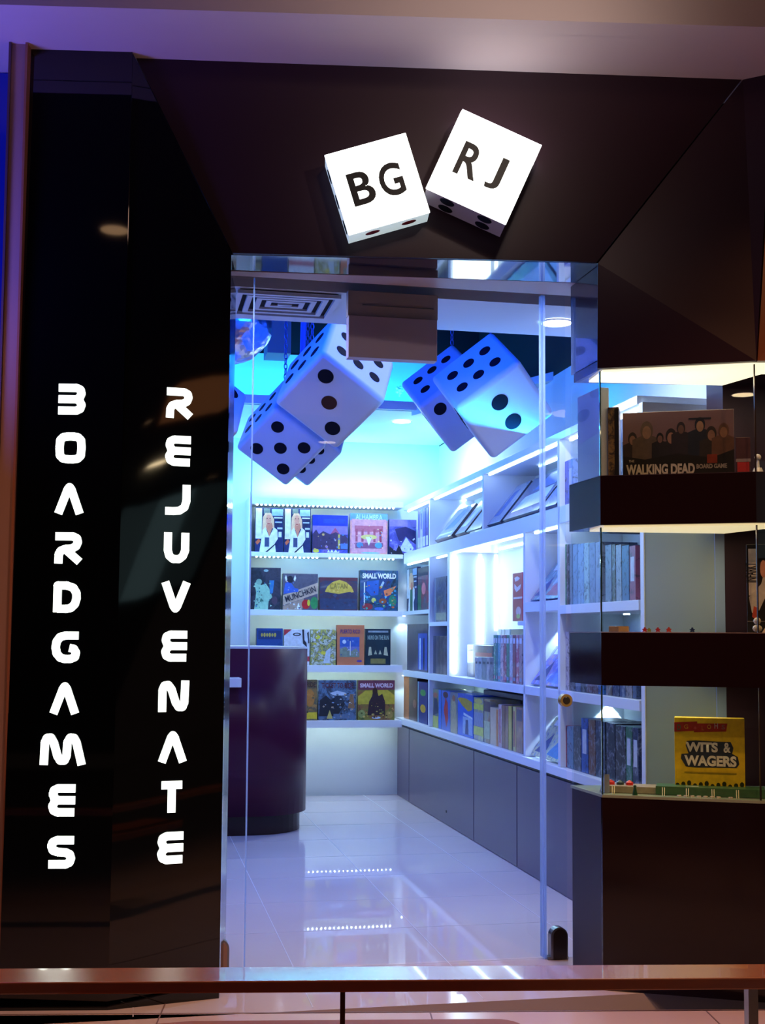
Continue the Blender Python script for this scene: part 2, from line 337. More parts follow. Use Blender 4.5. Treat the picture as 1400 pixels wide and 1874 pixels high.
# glass entrance: two fixed side lights and a wide leaf, all in one line
TG = 4.985
RGL, RG1, RG2, RG3 = .372, .452, 1.668, 1.765
def pane(parent, r0, r1, t, z0, z1, edge=None, name='pane', th=.012):
    p = ibox(name, r0, r1, t-th/2, t+th/2, z0, z1, M['glass'], parent)
    return p
d1 = empty('door_1', I(RG1, TG, 0)); d1['kind'] = 'structure'
pane(d1, RG1+.004, RG2-.004, TG, .012, 2.739)
ibox('pane_edge', RG1-.002, RG1+.003, TG-.008, TG+.008, .012, 2.739, M['gedge'], d1)
ibox('pane_edge', RG2-.012, RG2-.002, TG-.012, TG+.012, .012, 2.739, M['gedge'], d1)
w1 = empty('window_1', I(RGL, TG, 0)); w1['kind'] = 'structure'
pane(w1, RGL-.06, RG1-.004, TG+.02, .003, 2.739)
w2 = empty('window_2', I(RG3, TG, 0)); w2['kind'] = 'structure'
pane(w2, RG2+.008, RG3, TG, .003, 2.739)
ibox('pane_edge', RG2, RG2+.008, TG-.01, TG+.01, .003, 2.739, M['gedge'], w2)
def arch(name, r0, r1, t, z1, mt, parent, th=.03):
    bm = bmesh.new(); w_ = r1-r0; pts = [(-w_/2, 0), (w_/2, 0)]+[(w_/2*math.cos(k*math.pi/12), z1-w_/2+w_/2*math.sin(k*math.pi/12)) for k in range(13)]
    a = [bm.verts.new((x, -th/2, z)) for x, z in pts]; b = [bm.verts.new((x, th/2, z)) for x, z in pts]
    bm.faces.new(a); bm.faces.new(b[::-1])
    for i in range(len(pts)): j = (i+1) % len(pts); bm.faces.new((a[i], b[i], b[j], a[j]))
    return mesh(name, bm, mt, I((r0+r1)/2, t, .004), A, parent)
arch('patch_fitting', 1.690, 1.762, TG-.003, .125, M['steel'], w2, .04)
arch('fitting_cover', 1.700, 1.757, TG-.024, .118, M['bronze'], w2, .004)
arch('patch_fitting', RGL-.05, RGL+.022, TG+.017, .125, M['steel'], w1, .04)
arch('fitting_cover', RGL-.045, RGL+.014, TG-.006, .118, M['pillar'], w1, .004)
ibox('floor_channel', RG2+.01, RG3, TG-.02, TG+.02, .0005, .012, M['steel'], w2)
bm = bmesh.new(); c = at_pl(1037, 1282, DX, TG-.02); c2 = c+DX*.035; cyl(bm, (0, 0, 0), DX*.035, .026, .026, 32)
lk = mesh('lock', bm, M['brass'], c, 0, w2); bm = bmesh.new(); cyl(bm, (0, 0, 0), -DX*.005, .016, .013, 24); mesh('lock_core', bm, M['bronze'], c, 0, lk)

# motor box over the door
hb = empty('door_motor_box', I(1.04, 5.12, 2.74), A, 'grey brown box mounted under the transom above the glass doors', 'box')
p0 = at_pl(638, 560, DX, 5.06); p1 = at_pl(803, 560, DX, 5.06); ra, rb = rt(p0)[0], rt(p1)[0]
zt = 2.741; zb = at_pl(720, 657, DX, 5.06).z; zm = at_pl(720, 580, DX, 5.06).z
ibox('upper_casing', ra, rb, 5.075, 5.125, zm, zt, M['beige'], hb, .003)
ibox('lower_casing', ra+.001, rb-.006, 5.06, 5.12, zb, zm-.002, mat('mauve_panel', 'bca4ac', .6), hb, .003)
ibox('highlight_strip', ra+.06, rb-.02, 5.071, 5.076, zm+.045, zm+.049, M['steel'], hb)  # LED highlight on the casing, made as a thin steel strip

# ------------------------------------------------------------------ shelving on the back wall
back = empty('shelf_unit', I(1.52, 10.06, .58), A, 'long white wall shelf unit with LED lines on the back wall', 'shelf')
TF = 10.06
for z0, z1 in ((2.36, 2.41), (1.94, 1.975), (1.48, 1.512), (1.027, 1.07), (.582, .626)):
    ibox('shelf_board', .915, 2.165, TF, TB-.012, z0, z1, M['white'], back, .002)
    if z0 < 1.6: ibox('board_lip', .915, 2.165, TF, TF+.01, z0-.013, z0+.002, M['white'], back)
ibox('upright', .895, .914, TF, TB-.012, .582, 2.41, M['white'], back)
ibox('back_panel', .915, 2.165, TB-.012, TB-.002, .626, 2.36, M['board'], back)
def beads(r0, r1, n, t, z, label, skip=()):
    s = empty('led_strip', I((r0+r1)/2, t, z), A, label, 'light strip', 'LED strips of the back shelves')
    bm = bmesh.new()
    for i in range(n):
        if i in skip: continue
        ball(bm, (r0+(r1-r0)*i/(n-1)-(r0+r1)/2, 0, -.003), .0085, 1, (1, .8, 1))
    o = mesh('led_bead', bm, M['bead'], I((r0+r1)/2, t, z), A, s); o['kind'] = 'stuff'
    ibox('tape', r0-.01, r1+.01, t-.005, t+.005, z-.001, z, M['white'], s)
names = ['topmost', 'second', 'third', 'fourth', 'lowest']
for k, z in enumerate((2.36, 1.94, 1.48, 1.027, .582)):
    beads(.965, 2.085, 33, TF+(.02 if k < 2 else .045), z, 'row of white LED dots under the %s board of the back shelf' % names[k], (15, 16) if k == 1 else ())

# ------------------------------------------------------------------ shelving along the right wall
ru = empty('shelf_unit', I(2.17, 7.6, .59), A, 'tall white shelf wall with square compartments along the right side', 'shelf')
RF, RB = 2.17, RW-.004
def rb_(name, t0, t1, z0, z1, r0=RF, r1=RB-.01, mt='white'): return ibox(name, r0, r1, t0, t1, z0, z1, M[mt], ru, .0015)
T = [10.05, 9.17, 8.60, 6.84, 6.25, 5.18]
rb_('shelf_board', T[5], TF-.004, 2.335, 2.375)
rb_('shelf_board', T[5], TF-.004, 1.895, 1.985)
rb_('shelf_board', T[1], TF-.004, 1.478, 1.508)
rb_('shelf_board', T[2], T[1], 1.382, 1.412)
rb_('shelf_board', T[4], T[3]-.03, 1.445, 1.50)
rb_('shelf_board', T[5], T[4]-.03, 1.425, 1.47)
rb_('shelf_board', T[5], TF-.004, .985, 1.032)
ibox('back_panel', RB-.01, RB, T[5], TB-.02, .64, 2.335, M['board'], ru)
for k, (t, wd, z0, z1) in enumerate([(T[1], .035, .64, 2.335), (T[2], .06, 1.032, 1.895), (7.70, .035, 1.985, 2.335), (T[3], .035, .64, 1.895), (T[4], .035, .64, 2.335), (T[5]-.02, .04, .64, 2.335)]):
    rb_('upright', t-wd, t, z0, z1)
rb_('glass_shelf', T[3], 7.30, 1.375, 1.40, 2.28)
# counter slab and base cabinets
ct = ibox('worktop', RF-.012, RB, 5.17, TB-.02, .592, .638, M['white'], None, .003); tag(ct, 'continuous white ledge on top of the dark base cabinets', 'worktop')
sh = ibox('shadow_gap', RF+.004, RB, 5.17, TB-.02, .578, .592, M['black2'], ct)
tb = [10.27]+[rt(at_pl(x, 1500, RX, RF))[1] for x in (748, 867, 946)]+[5.19]
lb = ['narrow dark base cabinet in the far corner by the back wall', 'mauve grey base cabinet second from the back wall', 'mauve grey base cabinet third from the back wall', 'long mauve grey base cabinet nearest the entrance']
for k in range(4):
    t1, t0 = tb[k]-.004, tb[k+1]+.004
    e = empty('base_cabinet', I(2.35, (t0+t1)/2, 0), A, lb[k], 'cabinet', 'base cabinets of the right wall')
    ibox('body', RF+.02, RB-.01, t0, t1, .0005, .577, M['plumdark'], e); ibox('door', RF, RF+.018, t0+.003, t1-.003, .004, .574, M['cab'], e, .001)
    if k == 1:
        p = at_pl(817, 1485, RX, RF); ibox('keyhole', RF-.004, RF+.001, rt(p)[1]-.008, rt(p)[1]+.008, p.z-.008, p.z+.008, M['black2'], e)
# LED tubes under the boards of the right unit
def tube(t0, t1, r, z, label, pw=1.0):
    s = ibox('led_tube', r-.006, r+.006, t0+.03, t1-.03, z-.010, z-.001, M['tube'])
    tag(s, label, 'light strip', 'LED tubes of the right shelves')
bays = [('far corner', T[1], TF), ('second', T[2], T[1]-.04)]
tube(T[1], TF, 2.20, 2.335, 'LED tube under the top board in the far corner compartment', 1.3)
tube(7.70, T[1]-.04, 2.20, 2.335, 'front LED tube above the two leaning boxes farther from the door', 1.6)
tube(7.70, 9.0, 2.38, 2.335, 'rear LED tube above the two leaning boxes farther from the door', .8)
tube(T[4], 7.66, 2.20, 2.335, 'front LED tube above the leaning boxes nearer the door', 1.6)
tube(T[4], 7.2, 2.38, 2.335, 'rear LED tube above the leaning boxes nearer the door', .8)
tube(T[5], T[4]-.04, 2.22, 2.335, 'LED tube above the upper row of tall books', 1.2)
tube(T[1], TF, 2.20, 1.895, 'LED tube above the magazine in the corner compartment', 1.2)
tube(T[2], T[1]-.04, 2.22, 1.895, 'LED tube above the single dark box', .7)
tube(T[3], T[2]-.06, 2.20, 1.895, 'front LED tube over the bright open bay', 1.2)
tube(T[3], T[2]-.5, 2.40, 1.895, 'rear LED tube over the bright open bay', .6)
tube(T[4], T[3]-.04, 2.22, 1.895, 'LED tube over the upper slanted magazines', .8)
tube(T[5], T[4]-.04, 2.22, 1.895, 'LED tube over the middle row of tall books', 1.2)
def puck(x, z, label):
    rr_ = 2.215 if x < 745 else 2.43; t = rt(at_pl(x, 1150, RX, rr_))[1]; p = I(rr_, t, z)
    bm = bmesh.new(); cyl(bm, (0, 0, -.006), (0, 0, -.0005), .016, .016, 16)
    o = mesh('puck_light', bm, M['tube'], p, A); tag(o, label, 'light', 'small puck lights under the right shelves')
    spot('puck_lamp', (p.x, p.y, p.z-.01), (p.x, p.y, 0), 3 if x < 745 else (10 if z > 1.6 else 16), (.6, .86, 1.0), 88, .2, .012)
for x, z, l in [(803, 2.335, 'beside the first leaning box under the top board'), (849, 2.335, 'above the second leaning box under the top board'), (903, 2.335, 'just after the middle upright under the top board'), (953, 2.335, 'above the glossy leaning game under the top board'), (985, 1.895, 'upper slanted magazines'),
                (738, 1.478, 'corner bay over the framed box'), (740, .985, 'corner bay over the orange sided box'), (800, 1.382, 'narrow compartment over the small dark books'), (802, .985, 'left part of the long ledge row'), (860, .985, 'middle of the long ledge row'), (925, .985, 'right part of the long ledge row'),
                (980, 1.445, 'middle slanted magazines'), (980, .985, 'lower slanted magazines'), (1045, 1.425, 'dark book row left of the glass joint'), (1106, 1.425, 'dark book row at the glass joint'), (1147, 1.425, 'dark book row by the white upright'), (1050, .985, 'lowest book row near the lock'), (1115, .985, 'lowest book row behind the case')]:
    puck(x, z, 'small round light under the shelf board, '+l)
# vertical LED strips in the open bay
for r, z0, lab in ((2.205, 1.05, 'front vertical LED strip of the bright bay'), (2.395, 1.24, 'middle vertical LED strip of the bright bay'), (2.512, 1.35, 'rear vertical LED strip of the bright bay')):
    s = empty('led_strip', I(r, T[2]-.07, z0), A, lab, 'light strip', 'vertical LED strips')
    bm = bmesh.new(); n = int((1.87-z0)/.022); wv = .019 if r < 2.5 else .011
    for i in range(n): ball(bm, (0, 0, i*.022), wv, 1, (1, .6, .75))
    o = mesh('led_bead', bm, M['strip'], I(r, T[2]-.082, z0+.01), A, s); o['kind'] = 'stuff'
    ibox('tape', r-.014, r+.008, T[2]-.066, T[2]-.060, z0, 1.885, M['strip'], s)
area('led_light', I(2.33, T[2]-.11, 1.5), (.25, .75), 3.0, (.6, .85, 1.0), I(2.33, 7.0, 1.5))

# ------------------------------------------------------------------ boxes standing on the back shelves
def bbox_px(x0, x1, yt, z, mt, label, shapes=(), texts=(), d=.07, tf=TF+.035, **k):
    p0 = at_pl(x0, 1100, DX, tf); p1 = at_pl(x1, 1100, DX, tf); r0, r1 = rt(p0)[0]+.003, rt(p1)[0]-.003
    h = at_pl((x0+x1)/2, yt, DX, tf).z-z
    return gamebox(I((r0+r1)/2, tf+d/2, z+.0005), A, r1-r0, d, h, mt, label, shapes, texts, **k)
def woman(q):
    return [R_(.02, .0, .24, 1, 'd8d8e0') if q else R_(.02, .3, .24, .98, 'd8d8e0'), R_(.30, .86, .52, .98, '6c7a70'), R_(.58, .82, .97, .97, '8fb0d8'),
      R_(.66, .76, .96, .79, 'c8ccd8'), R_(.70, .66, .94, .69, 'a8b8d8'), R_(.78, .52, .96, .56, 'b8c0d0'),
      P_('e6b48c', (.25, .45), (.27, .78), (.36, .88), (.55, .88), (.66, .74), (.68, .48), (.6, .55), (.36, .5)),
      P_('d8d8e4', (.16, 0), (.24, .34), (.26, .48), (.36, .56), (.50, .34), (.66, .56), (.78, .5), (.80, .3), (.70, .2), (.74, 0)),
      P_('c87a60', (.38, .58), (.50, .34), (.62, .58), (.58, .66), (.42, .66)), E_(.47, .72, .095, .12, 'd8947a'), R_(.43, .625, .52, .645, 'a02830'),
      R_(.40, .75, .44, .765, '2a1c20'), R_(.50, .75, .54, .765, '2a1c20'), P_('1a1a28', (.36, 0), (.72, .20), (.72, .17), (.44, 0)),
      P_('c8603c', (.02, .22), (.14, .30), (.2, .24), (.08, .16)), R_(.34, .12, .50, .33, '3c4668'), R_(.82, .34, .93, .46, 'd0d4dc')]
wt = [('INFARKT', .13, .66, .60, .15, '303448', 90)]
DKN = art(['10142a', '1a2450', '2a3468'], 6)
bbox_px(464, 518, 929, 1.975, DKN, 'leftmost of two identical magazines with a blonde woman in white', woman(0), [], d=.03, cat='magazine', name='magazine', group='pair of magazines on the top shelf')
bbox_px(518, 568, 930, 1.975, DKN, 'right one of two identical blonde woman magazines, beside the blue dusk box', woman(0), [], d=.03, cat='magazine', name='magazine', group='pair of magazines on the top shelf')
bbox_px(570, 636, 943, 1.975, art(['1c2478', '3040a8', '6a58a0', '2a3070'], 12), 'blue game box with a ruined city at dusk',
  [R_(0, .72, 1, 1, '1430c8'), R_(.3, .79, .94, .9, '1c3c98'), R_(0, .5, 1, .72, '7a68b8'), P_('3a2c50', (0, .1), (0, .5), (.1, .62), (.18, .5), (.3, .58), (.5, .5), (.64, .66), (.78, .5), (.9, .5), (1, .4), (1, .1)), P_('9a4c70', (.5, .5), (.64, .68), (.78, .5), (.66, .56)), R_(.72, .12, .78, .5, 'b0a04c'), E_(.1, .06, .09, .05, 'b8b040'), R_(.8, .12, 1, .26, '4a70b8'), P_('c8d0e0', (.45, .1), (.5, .03), (.55, .1), (.6, .03), (.66, .1), (.72, .03), (.76, .08), (.76, .02), (.42, .02))]+busy(1, 26, ['5a60b0', '9070a8', '241c48', 'c0a060', '3c78c0', 'b8b8e0'], .04, .1, .96, .5, .035),
  [], d=.07)
bbox_px(639, 709, 940, 1.975, art(['c87a8c', 'd89880', 'b06a90', 'd0a890'], 16), 'pink game box with an arched palace on a pale frame, top shelf',
  [R_(0, .83, 1, 1, '5a90d0'), R_(.04, .03, .96, .86, 'c890a0'), R_(.12, .55, .88, .7, 'a85a70'), R_(.14, .3, .2, .62, '9c4860'), R_(.3, .3, .36, .62, '9c4860'), R_(.46, .3, .52, .66, 'a85870'), R_(.62, .3, .68, .62, '9c4860'), R_(.78, .3, .84, .62, '8c3048'), E_(.5, .42, .22, .06, 'c8c070'), R_(.14, .14, .88, .28, '7c4a70'), E_(.26, .22, .09, .07, '4a80a8'), E_(.76, .22, .10, .07, '4a90b0'), P_('d0dce8', (.42, .42), (.58, .42), (.5, .2)), E_(.55, .03, .26, .02, '70b0e0')]+busy(2, 24, ['e0b0a0', '8c4868', '5c88b0', 'd8c890', 'b86080'], .1, .1, .9, .7, .03),
  [('ALHAMBRA', .5, .91, .72, .13, 'a8cff0')], side='b8b8cc')
bbox_px(711, 762, 951, 1.975, art(['28307c', '4848a0', '8080c0'], 12), 'game box with a dark dragon wing over a snowy peak, top shelf',
  [R_(0, .8, 1, 1, '7a70b8'), P_('1e1c58', (.2, .72), (.6, .8), (.98, .68), (.98, .3), (.8, .4), (.6, .52), (.45, .36), (.34, .42)), P_('a8b8d8', (.35, .12), (.62, .5), (.9, .2), (.8, .05)), P_('0c1024', (0, 0), (0, .24), (.25, .1), (.36, .3), (.5, .04), (.9, .04), (.95, 0))]+busy(3, 16, ['c0c8e8', '4848a0', '8890d0'], .05, .04, .95, .5, .03),
  [])
# second shelf
bbox_px(458, 514, 1039, 1.512, art(['141820', '222a38', '3a3848', '1c2430'], 10), 'black game box with a pale green robed figure, left end of the second shelf',
  [P_('8fb8a0', (.12, 0), (.18, .4), (.12, .62), (.22, .68), (.34, .58), (.5, .62), (.62, .5), (.72, .3), (.6, .2), (.58, 0)), P_('3c6a5c', (.3, .18), (.34, .28), (.44, .2)), P_('3070a8', (.62, .7), (.78, .7), (.74, .4), (.64, .36)), E_(.8, .22, .1, .1, '4a3848'), E_(.27, .66, .1, .07, '7d9c8c'), E_(.5, .93, .08, .03, '90a8a8')]+busy(4, 26, ['6c9c88', 'a8c8b0', '2c5a60', '4c4050', '3878a0'], .1, .05, .7, .65, .035),
  [], side='14161e')
bbox_px(517, 582, 1050, 1.512, art(['3a3c4c', '585464', '4a4450'], 9), 'game box with a tan diagonal banner and horned helmet figure, second shelf',
  [P_('b89c88', (0, .12), (0, .40), (1, .76), (1, .46)), P_('9c8474', (0, 0), (0, .1), (.6, .32), (.55, 0)), P_('3a5ab0', (.02, .44), (.06, .74), (.2, .78), (.34, .6), (.44, .58), (.44, .5)), E_(.2, .84, .09, .1, '24242e'), P_('d8dce4', (.08, .96), (.12, .84), (.08, .78), (.05, .88)), P_('d8dce4', (.34, .96), (.30, .84), (.34, .78), (.37, .88)), E_(.66, .16, .12, .13, 'b01c20'), E_(.74, .2, .04, .09, 'c8c030'), E_(.9, .2, .11, .17, '2e8048'), P_('e0e4ec', (.4, .02), (.44, .2), (.52, .02))]+busy(5, 14, ['c8ccd8', '8090c8', '6c5c60', '24242e'], .02, .02, .5, .2, .03)+busy(15, 10, ['5878c8', 'c0a0a0', '2c3c88'], .06, .5, .36, .8, .03),
  [('MUNCHKIN', .50, .44, .92, .17, '2c2a34', 20)], side='8c8a84')
bbox_px(584, 655, 1057, 1.512, art(['3a2830', '5a3038', '2c3450', '46303c'], 7), 'dark red game box with a golden half sun, middle of the second shelf',
  [R_(0, .9, 1, 1, '5c2c38'), P_('c8a840', (.14, .56), (.2, .72), (.34, .86), (.52, .93), (.7, .86), (.84, .72), (.9, .56), (.6, .5), (.4, .5)), R_(.02, .04, .98, .5, '2c3858'), P_('383048', (0, .42), (.2, .55), (.5, .5), (.8, .57), (1, .44), (1, .36), (0, .36))]+busy(6, 16, ['3c3048', '24304c', '4c2c3c', '3c4468'], .03, .05, .97, .46, .05)+busy(16, 8, ['d8b858', 'b89038'], .25, .56, .8, .68, .04),
  [('CATAN', .5, .74, .46, .16, '8a7430')], side='5c2830')
bbox_px(658, 729, 1044, 1.512, art(['14202e', '22506a', '1c3c78', '3c3030'], 14), 'dark game box with a white arched title and a blue fantasy crowd, second shelf',
  [P_('2858a8', (.18, .72), (.5, .76), (.48, .4), (.3, .36), (.16, .5)), P_('d87848', (.62, .5), (.95, .62), (.8, .4), (.66, .34)), E_(.36, .26, .06, .06, 'c0c060'), E_(.6, .24, .1, .07, '8a4a28'), E_(.2, .1, .14, .08, '8c2c34'), E_(.86, .26, .1, .14, '287858'), P_('c8d4e0', (.1, .7), (.13, .7), (.13, .2), (.1, .1)), E_(.5, .05, .12, .04, '3c60b0'), P_('a0b8d8', (.52, .6), (.6, .74), (.64, .7), (.56, .56))]+busy(7, 46, ['3c90c0', '1c58a0', '2c9080', 'c86038', '8c3c30', '5cb0d0', '142038', 'b8b060'], .06, .05, .96, .7, .04),
  [('SMALL WORLD', .5, .86, .88, .13, 'e4ecf4')], side='20242e')
# third shelf
bbox_px(470, 519, 1150, 1.07, art(['1c3c78', '24509a'], 8), 'dark blue game box with a gold title behind the purple counter', [R_(.06, .7, .94, .94, '1c3468')]+[E_(.2+.1*i, .82, .042, .05+.01*(i % 2), 'b09a48') for i in range(6)], [], side='1c3050')
bbox_px(520, 568, 1152, 1.07, pm('c8ccd8'), 'white game box with a line drawn face and a red corner, third shelf', [P_('b03440', (0, 1), (.3, 1), (0, .82)), E_(.5, .86, .16, .05, '2c2c34'), E_(.5, .86, .10, .025, 'b8bcc8'), P_('2c2c34', (.7, 1), (.74, .6), (.9, .5), (.88, .62), (.8, .7), (.78, 1)), P_('2c2c34', (.9, .9), (.95, .6), (.99, .62), (.96, .95)), R_(0, .1, 1, .24, 'a83848')])
bbox_px(569, 616, 1152, 1.07, art(['8c9c78', 'd0d4c8', '6c6c50', 'c8c058', '505850'], 26), 'game box with a collage of yellow flowers and leaves, third shelf', [E_(.28, .78, .1, .05, 'd0c840'), E_(.5, .34, .1, .05, 'd8c840'), P_('b8c0cc', (.5, .05), (.62, .4), (.8, .5), (.76, .05))]+busy(8, 20, ['d0d0d8', '5c6448', 'c8b840', '98a890'], .05, .05, .95, .95, .05))
bbox_px(617, 668, 1144, 1.07, art(['b86a48', 'c87850'], 5), 'tall orange game box framing a blue picture, third shelf', [R_(.1, .2, .82, .70, '6a70b0'), R_(.1, .46, .82, .70, '3458a8'), P_('7c8878', (.1, .2), (.1, .4), (.3, .46), (.5, .34), (.7, .42), (.82, .3), (.82, .2)), E_(.26, .58, .07, .05, 'c8d0e0'), R_(.47, .24, .5, .6, 'c8c8d0'), E_(.82, .1, .1, .03, '5a3c8c')]+busy(9, 16, ['a8b0d0', '3860a8', '8c9098', '2c4c90'], .14, .22, .78, .66, .03), [('PUERTO RICO', .48, .84, .72, .1, '4a3470')], side='a0583c')
bbox_px(669, 716, 1151, 1.07, art(['14202c', '1c3440'], 6), 'black game box with praying hands under pale lettering, third shelf', [P_('b8b898', (.1, .26), (.14, .5), (.22, .5), (.26, .28)), P_('b8b898', (.34, .3), (.4, .42), (.46, .3)), P_('b8b898', (.52, .3), (.58, .42), (.64, .3)), P_('b8b898', (.72, .28), (.76, .5), (.84, .5), (.9, .26)), R_(.2, .04, .8, .18, '7c7440'), R_(.1, .90, .9, .95, '8c98a0')], [('NUNS ON THE RUN', .5, .76, .84, .12, '9ab0a8')])
# fourth shelf
bbox_px(516, 583, 1244, .626, art(['5a6058', '8c7040', '4c5048', 'a88048'], 12), 'yellow based railway game box half hidden by the purple counter', [R_(0, .04, 1, .2, 'd0b830'), E_(.8, .55, .13, .22, 'b07838')]+busy(11, 24, ['b87040', '4c4838', 'c89850', '6c6850'], .3, .2, .96, .76, .05), [('TICKET TO RIDE', .5, .88, .9, .12, '4a2c28')])
bbox_px(584, 654, 1245, .626, art(['3c4c68', '5c7ca0', '2c3444', '7c98b8'], 12), 'blue grey railway game box with a locomotive, fourth shelf', [P_('1e2430', (.02, .1), (.04, .5), (.2, .62), (.34, .5), (.44, .58), (.54, .66), (.64, .56), (.7, .4), (.5, .1)), E_(.54, .5, .12, .12, '2a3444'), P_('8c6848', (.78, .3), (.84, .66), (.92, .64), (.96, .3)), P_('c0b060', (.22, .04), (.3, .26), (.38, .04)), R_(.4, .04, .96, .16, '5a7090'), P_('b8c8e0', (.3, .68), (.5, .74), (.74, .68), (.7, .62), (.4, .62))]+busy(10, 36, ['8ca8c8', '28303c', '5c7088', 'b09880', '3c4c60', 'c8d4e0'], .04, .05, .96, .7, .04), [('TICKET TO RIDE', .5, .87, .84, .13, '5c2030')])
bbox_px(656, 724, 1245, .626, art(['4c5c30', '7c7c30', '8c5c38', '3c4428'], 12), 'yellow and green game box with a dark cloaked crowd, right end of the fourth shelf', [R_(0, .76, 1, 1, '7a3c50'), P_('b8a838', (0, .6), (.2, .74), (.8, .76), (1, .62), (1, .4), (0, .4)), P_('34242c', (.26, .12), (.3, .46), (.38, .6), (.42, .78), (.5, .78), (.56, .6), (.66, .66), (.74, .46), (.74, .12)), E_(.46, .72, .07, .09, '3c2418'), E_(.1, .16, .1, .1, '8c9858'), E_(.86, .14, .1, .1, '9c8848'), E_(.5, .06, .12, .03, 'b8c8e0')]+busy(12, 36, ['6c7838', 'b0a040', '3c3020', '8c5838', '4c5828', 'c8b060'], .03, .05, .97, .5, .04), [('SMALL WORLD', .5, .87, .9, .11, 'd8c0d0')])

# ------------------------------------------------------------------ things on the right unit: covers face -R
AR = A-math.pi/2
def rbox_px(x0, x1, yt, z, mt, label, shapes=(), texts=(), d=.2, rf=RF+.03, yx=None, h=None, **k):
    """box standing with its face in the unit's front plane between two picture columns; yt = top at its nearer edge"""
    t0 = rt(at_pl(x0, 1150, RX, rf))[1]-.002; t1 = rt(at_pl(x1, 1150, RX, rf))[1]+.002
    if h is None: h = at_pl(x1, yt, RX, rf).z-z
    h = min(h, {.639: .338, 1.033: .37, 1.508: .37, 1.471: .41, 1.985: .34}.get(z, 9))
    return gamebox(I(rf+d/2, (t0+t1)/2, z+.0005), AR, abs(t0-t1), d, h, mt, label, shapes, texts, **k)
g1 = 'narrow box spines at the far corner of the top shelf'
for (a, b, y, c, l) in [(763.5, 768, 933, '8c7ca8', 'mauve spine, farthest of the corner spines on the top shelf'), (768, 772.5, 932, 'a8b0d8', 'pale lilac spine beside the mauve one, top shelf corner'), (772.5, 778, 930, '3c4c98', 'dark blue spine with white ends, top shelf corner'), (778.5, 783, 928, '2c3880', 'navy spine touching the upright, top shelf corner')]:
    rbox_px(a, b, y, 1.985, pm(c), l, [R_(.1, .06, .9, .3, 'b8c0e0'), R_(.2, .5, .8, .9, '5060a8')], group=g1)
rbox_px(744, 763, 1037, 1.508, DKN, 'magazine with a red haired woman in the corner compartment of the second row', woman(0)[:9]+[R_(.35, 0, .6, .5, '3c6a50')], d=.03, cat='magazine', name='magazine', rf=RF+.03)
rbox_px(764, 783, 1036, 1.508, art(['5a2030', '8c3040', '2c4c50', '8c5060'], 14), 'red and green game box beside the corner magazine', [R_(0, .8, 1, 1, '20283c'), R_(0, 0, .35, .6, '2c6048'), E_(.6, .5, .2, .14, 'c87078')])
rbox_px(745, 783, 1141, 1.033, art(['1c2038', '34304c', '46405c'], 10), 'black framed game box with blue volumes in the third row corner', [R_(.05, .04, .4, .92, '3a3450'), R_(.55, .04, .98, .80, '2448a8'), R_(.62, .04, .68, .7, 'b8c8e0'), R_(.8, .04, .86, .7, '0c1430')], side='14162a')
rbox_px(739.5, 749, 1239, .639, pm('c0703c'), 'orange box side at the far end of the ledge', [])
rbox_px(749, 764, 1239, .639, art(['34222c', '4a3038'], 8), 'maroon black box between the orange side and the dotted box', [E_(.7, .4, .2, .1, '8c6058')])
rbox_px(765, 783, 1250, .639, pm('1c2c78'), 'navy box with green and yellow dots at the corner of the ledge', [E_(.55, .74, .28, .08, '2c8c48'), E_(.55, .36, .28, .1, 'c8a030'), R_(0, 0, .1, 1, '98c0d0')])
# second column
rbox_px(795, 817, 1054, 1.413, art(['3c4460', '5c6070', '2c3048', '7c7c70'], 8), 'dark steel blue box alone in its compartment below the long tube', [R_(.1, .04, .96, .2, '8c8c78'), R_(0, 0, .12, 1, '707890')])
g2 = 'small dark books in the narrow compartment'
for (a, b, c, l) in [(791, 797, '34384c', 'black book leftmost in the narrow compartment'), (797, 804, '5c5458', 'grey brown book in the middle of the narrow compartment'), (804, 811, '6a5a5c', 'taupe book right of the middle one in the narrow compartment'), (811, 818, '7c6c70', 'dusty mauve book next to the bright bay')]:
    rbox_px(a, b, 1164, 1.033, art([c, '2c3040'], 18), l, group=g2, cat='book', name='book')
# bright bay, row C
for (a, b, y, c, l) in [(855, 867, 1180, ['2c4470', '3c5884', '20304c'], 'dark blue comic volume at the far end of the bright bay'), (867, 902, 1182, ['28304c', '3c2c40', '28406c'], 'dark game box with red letters behind the short white books')]:
    rbox_px(a, b, y, 1.033, art(c, 20), l, [R_(.1, .66, .95, .78, 'a82c40')] if a == 867 else [R_(.2, .8, .8, .86, 'b07848')], rf=RF+.10, d=.16)
g3 = 'short white book spines in the bright bay'
for (a, b, c, l) in [(869, 875, 'c8ccd4', 'white spine at the left end of the short books'), (875, 882, 'b8c4cc', 'pale blue grey spine second of the short books'), (882, 890, '6c7c70', 'olive grey spine third of the short books'), (890, 896, 'c0b8b8', 'cream spine fourth of the short books'), (896, 902.5, '4a4c5c', 'charcoal spine last of the short books')]:
    rbox_px(a, b, 1203, 1.033, art([c, '8890a0'], 25), l, [R_(.2, .7, .8, .8, '3c4050')], d=.06, group=g3, cat='book', name='book')
g4 = 'tall colourful comic spines in the bright bay'
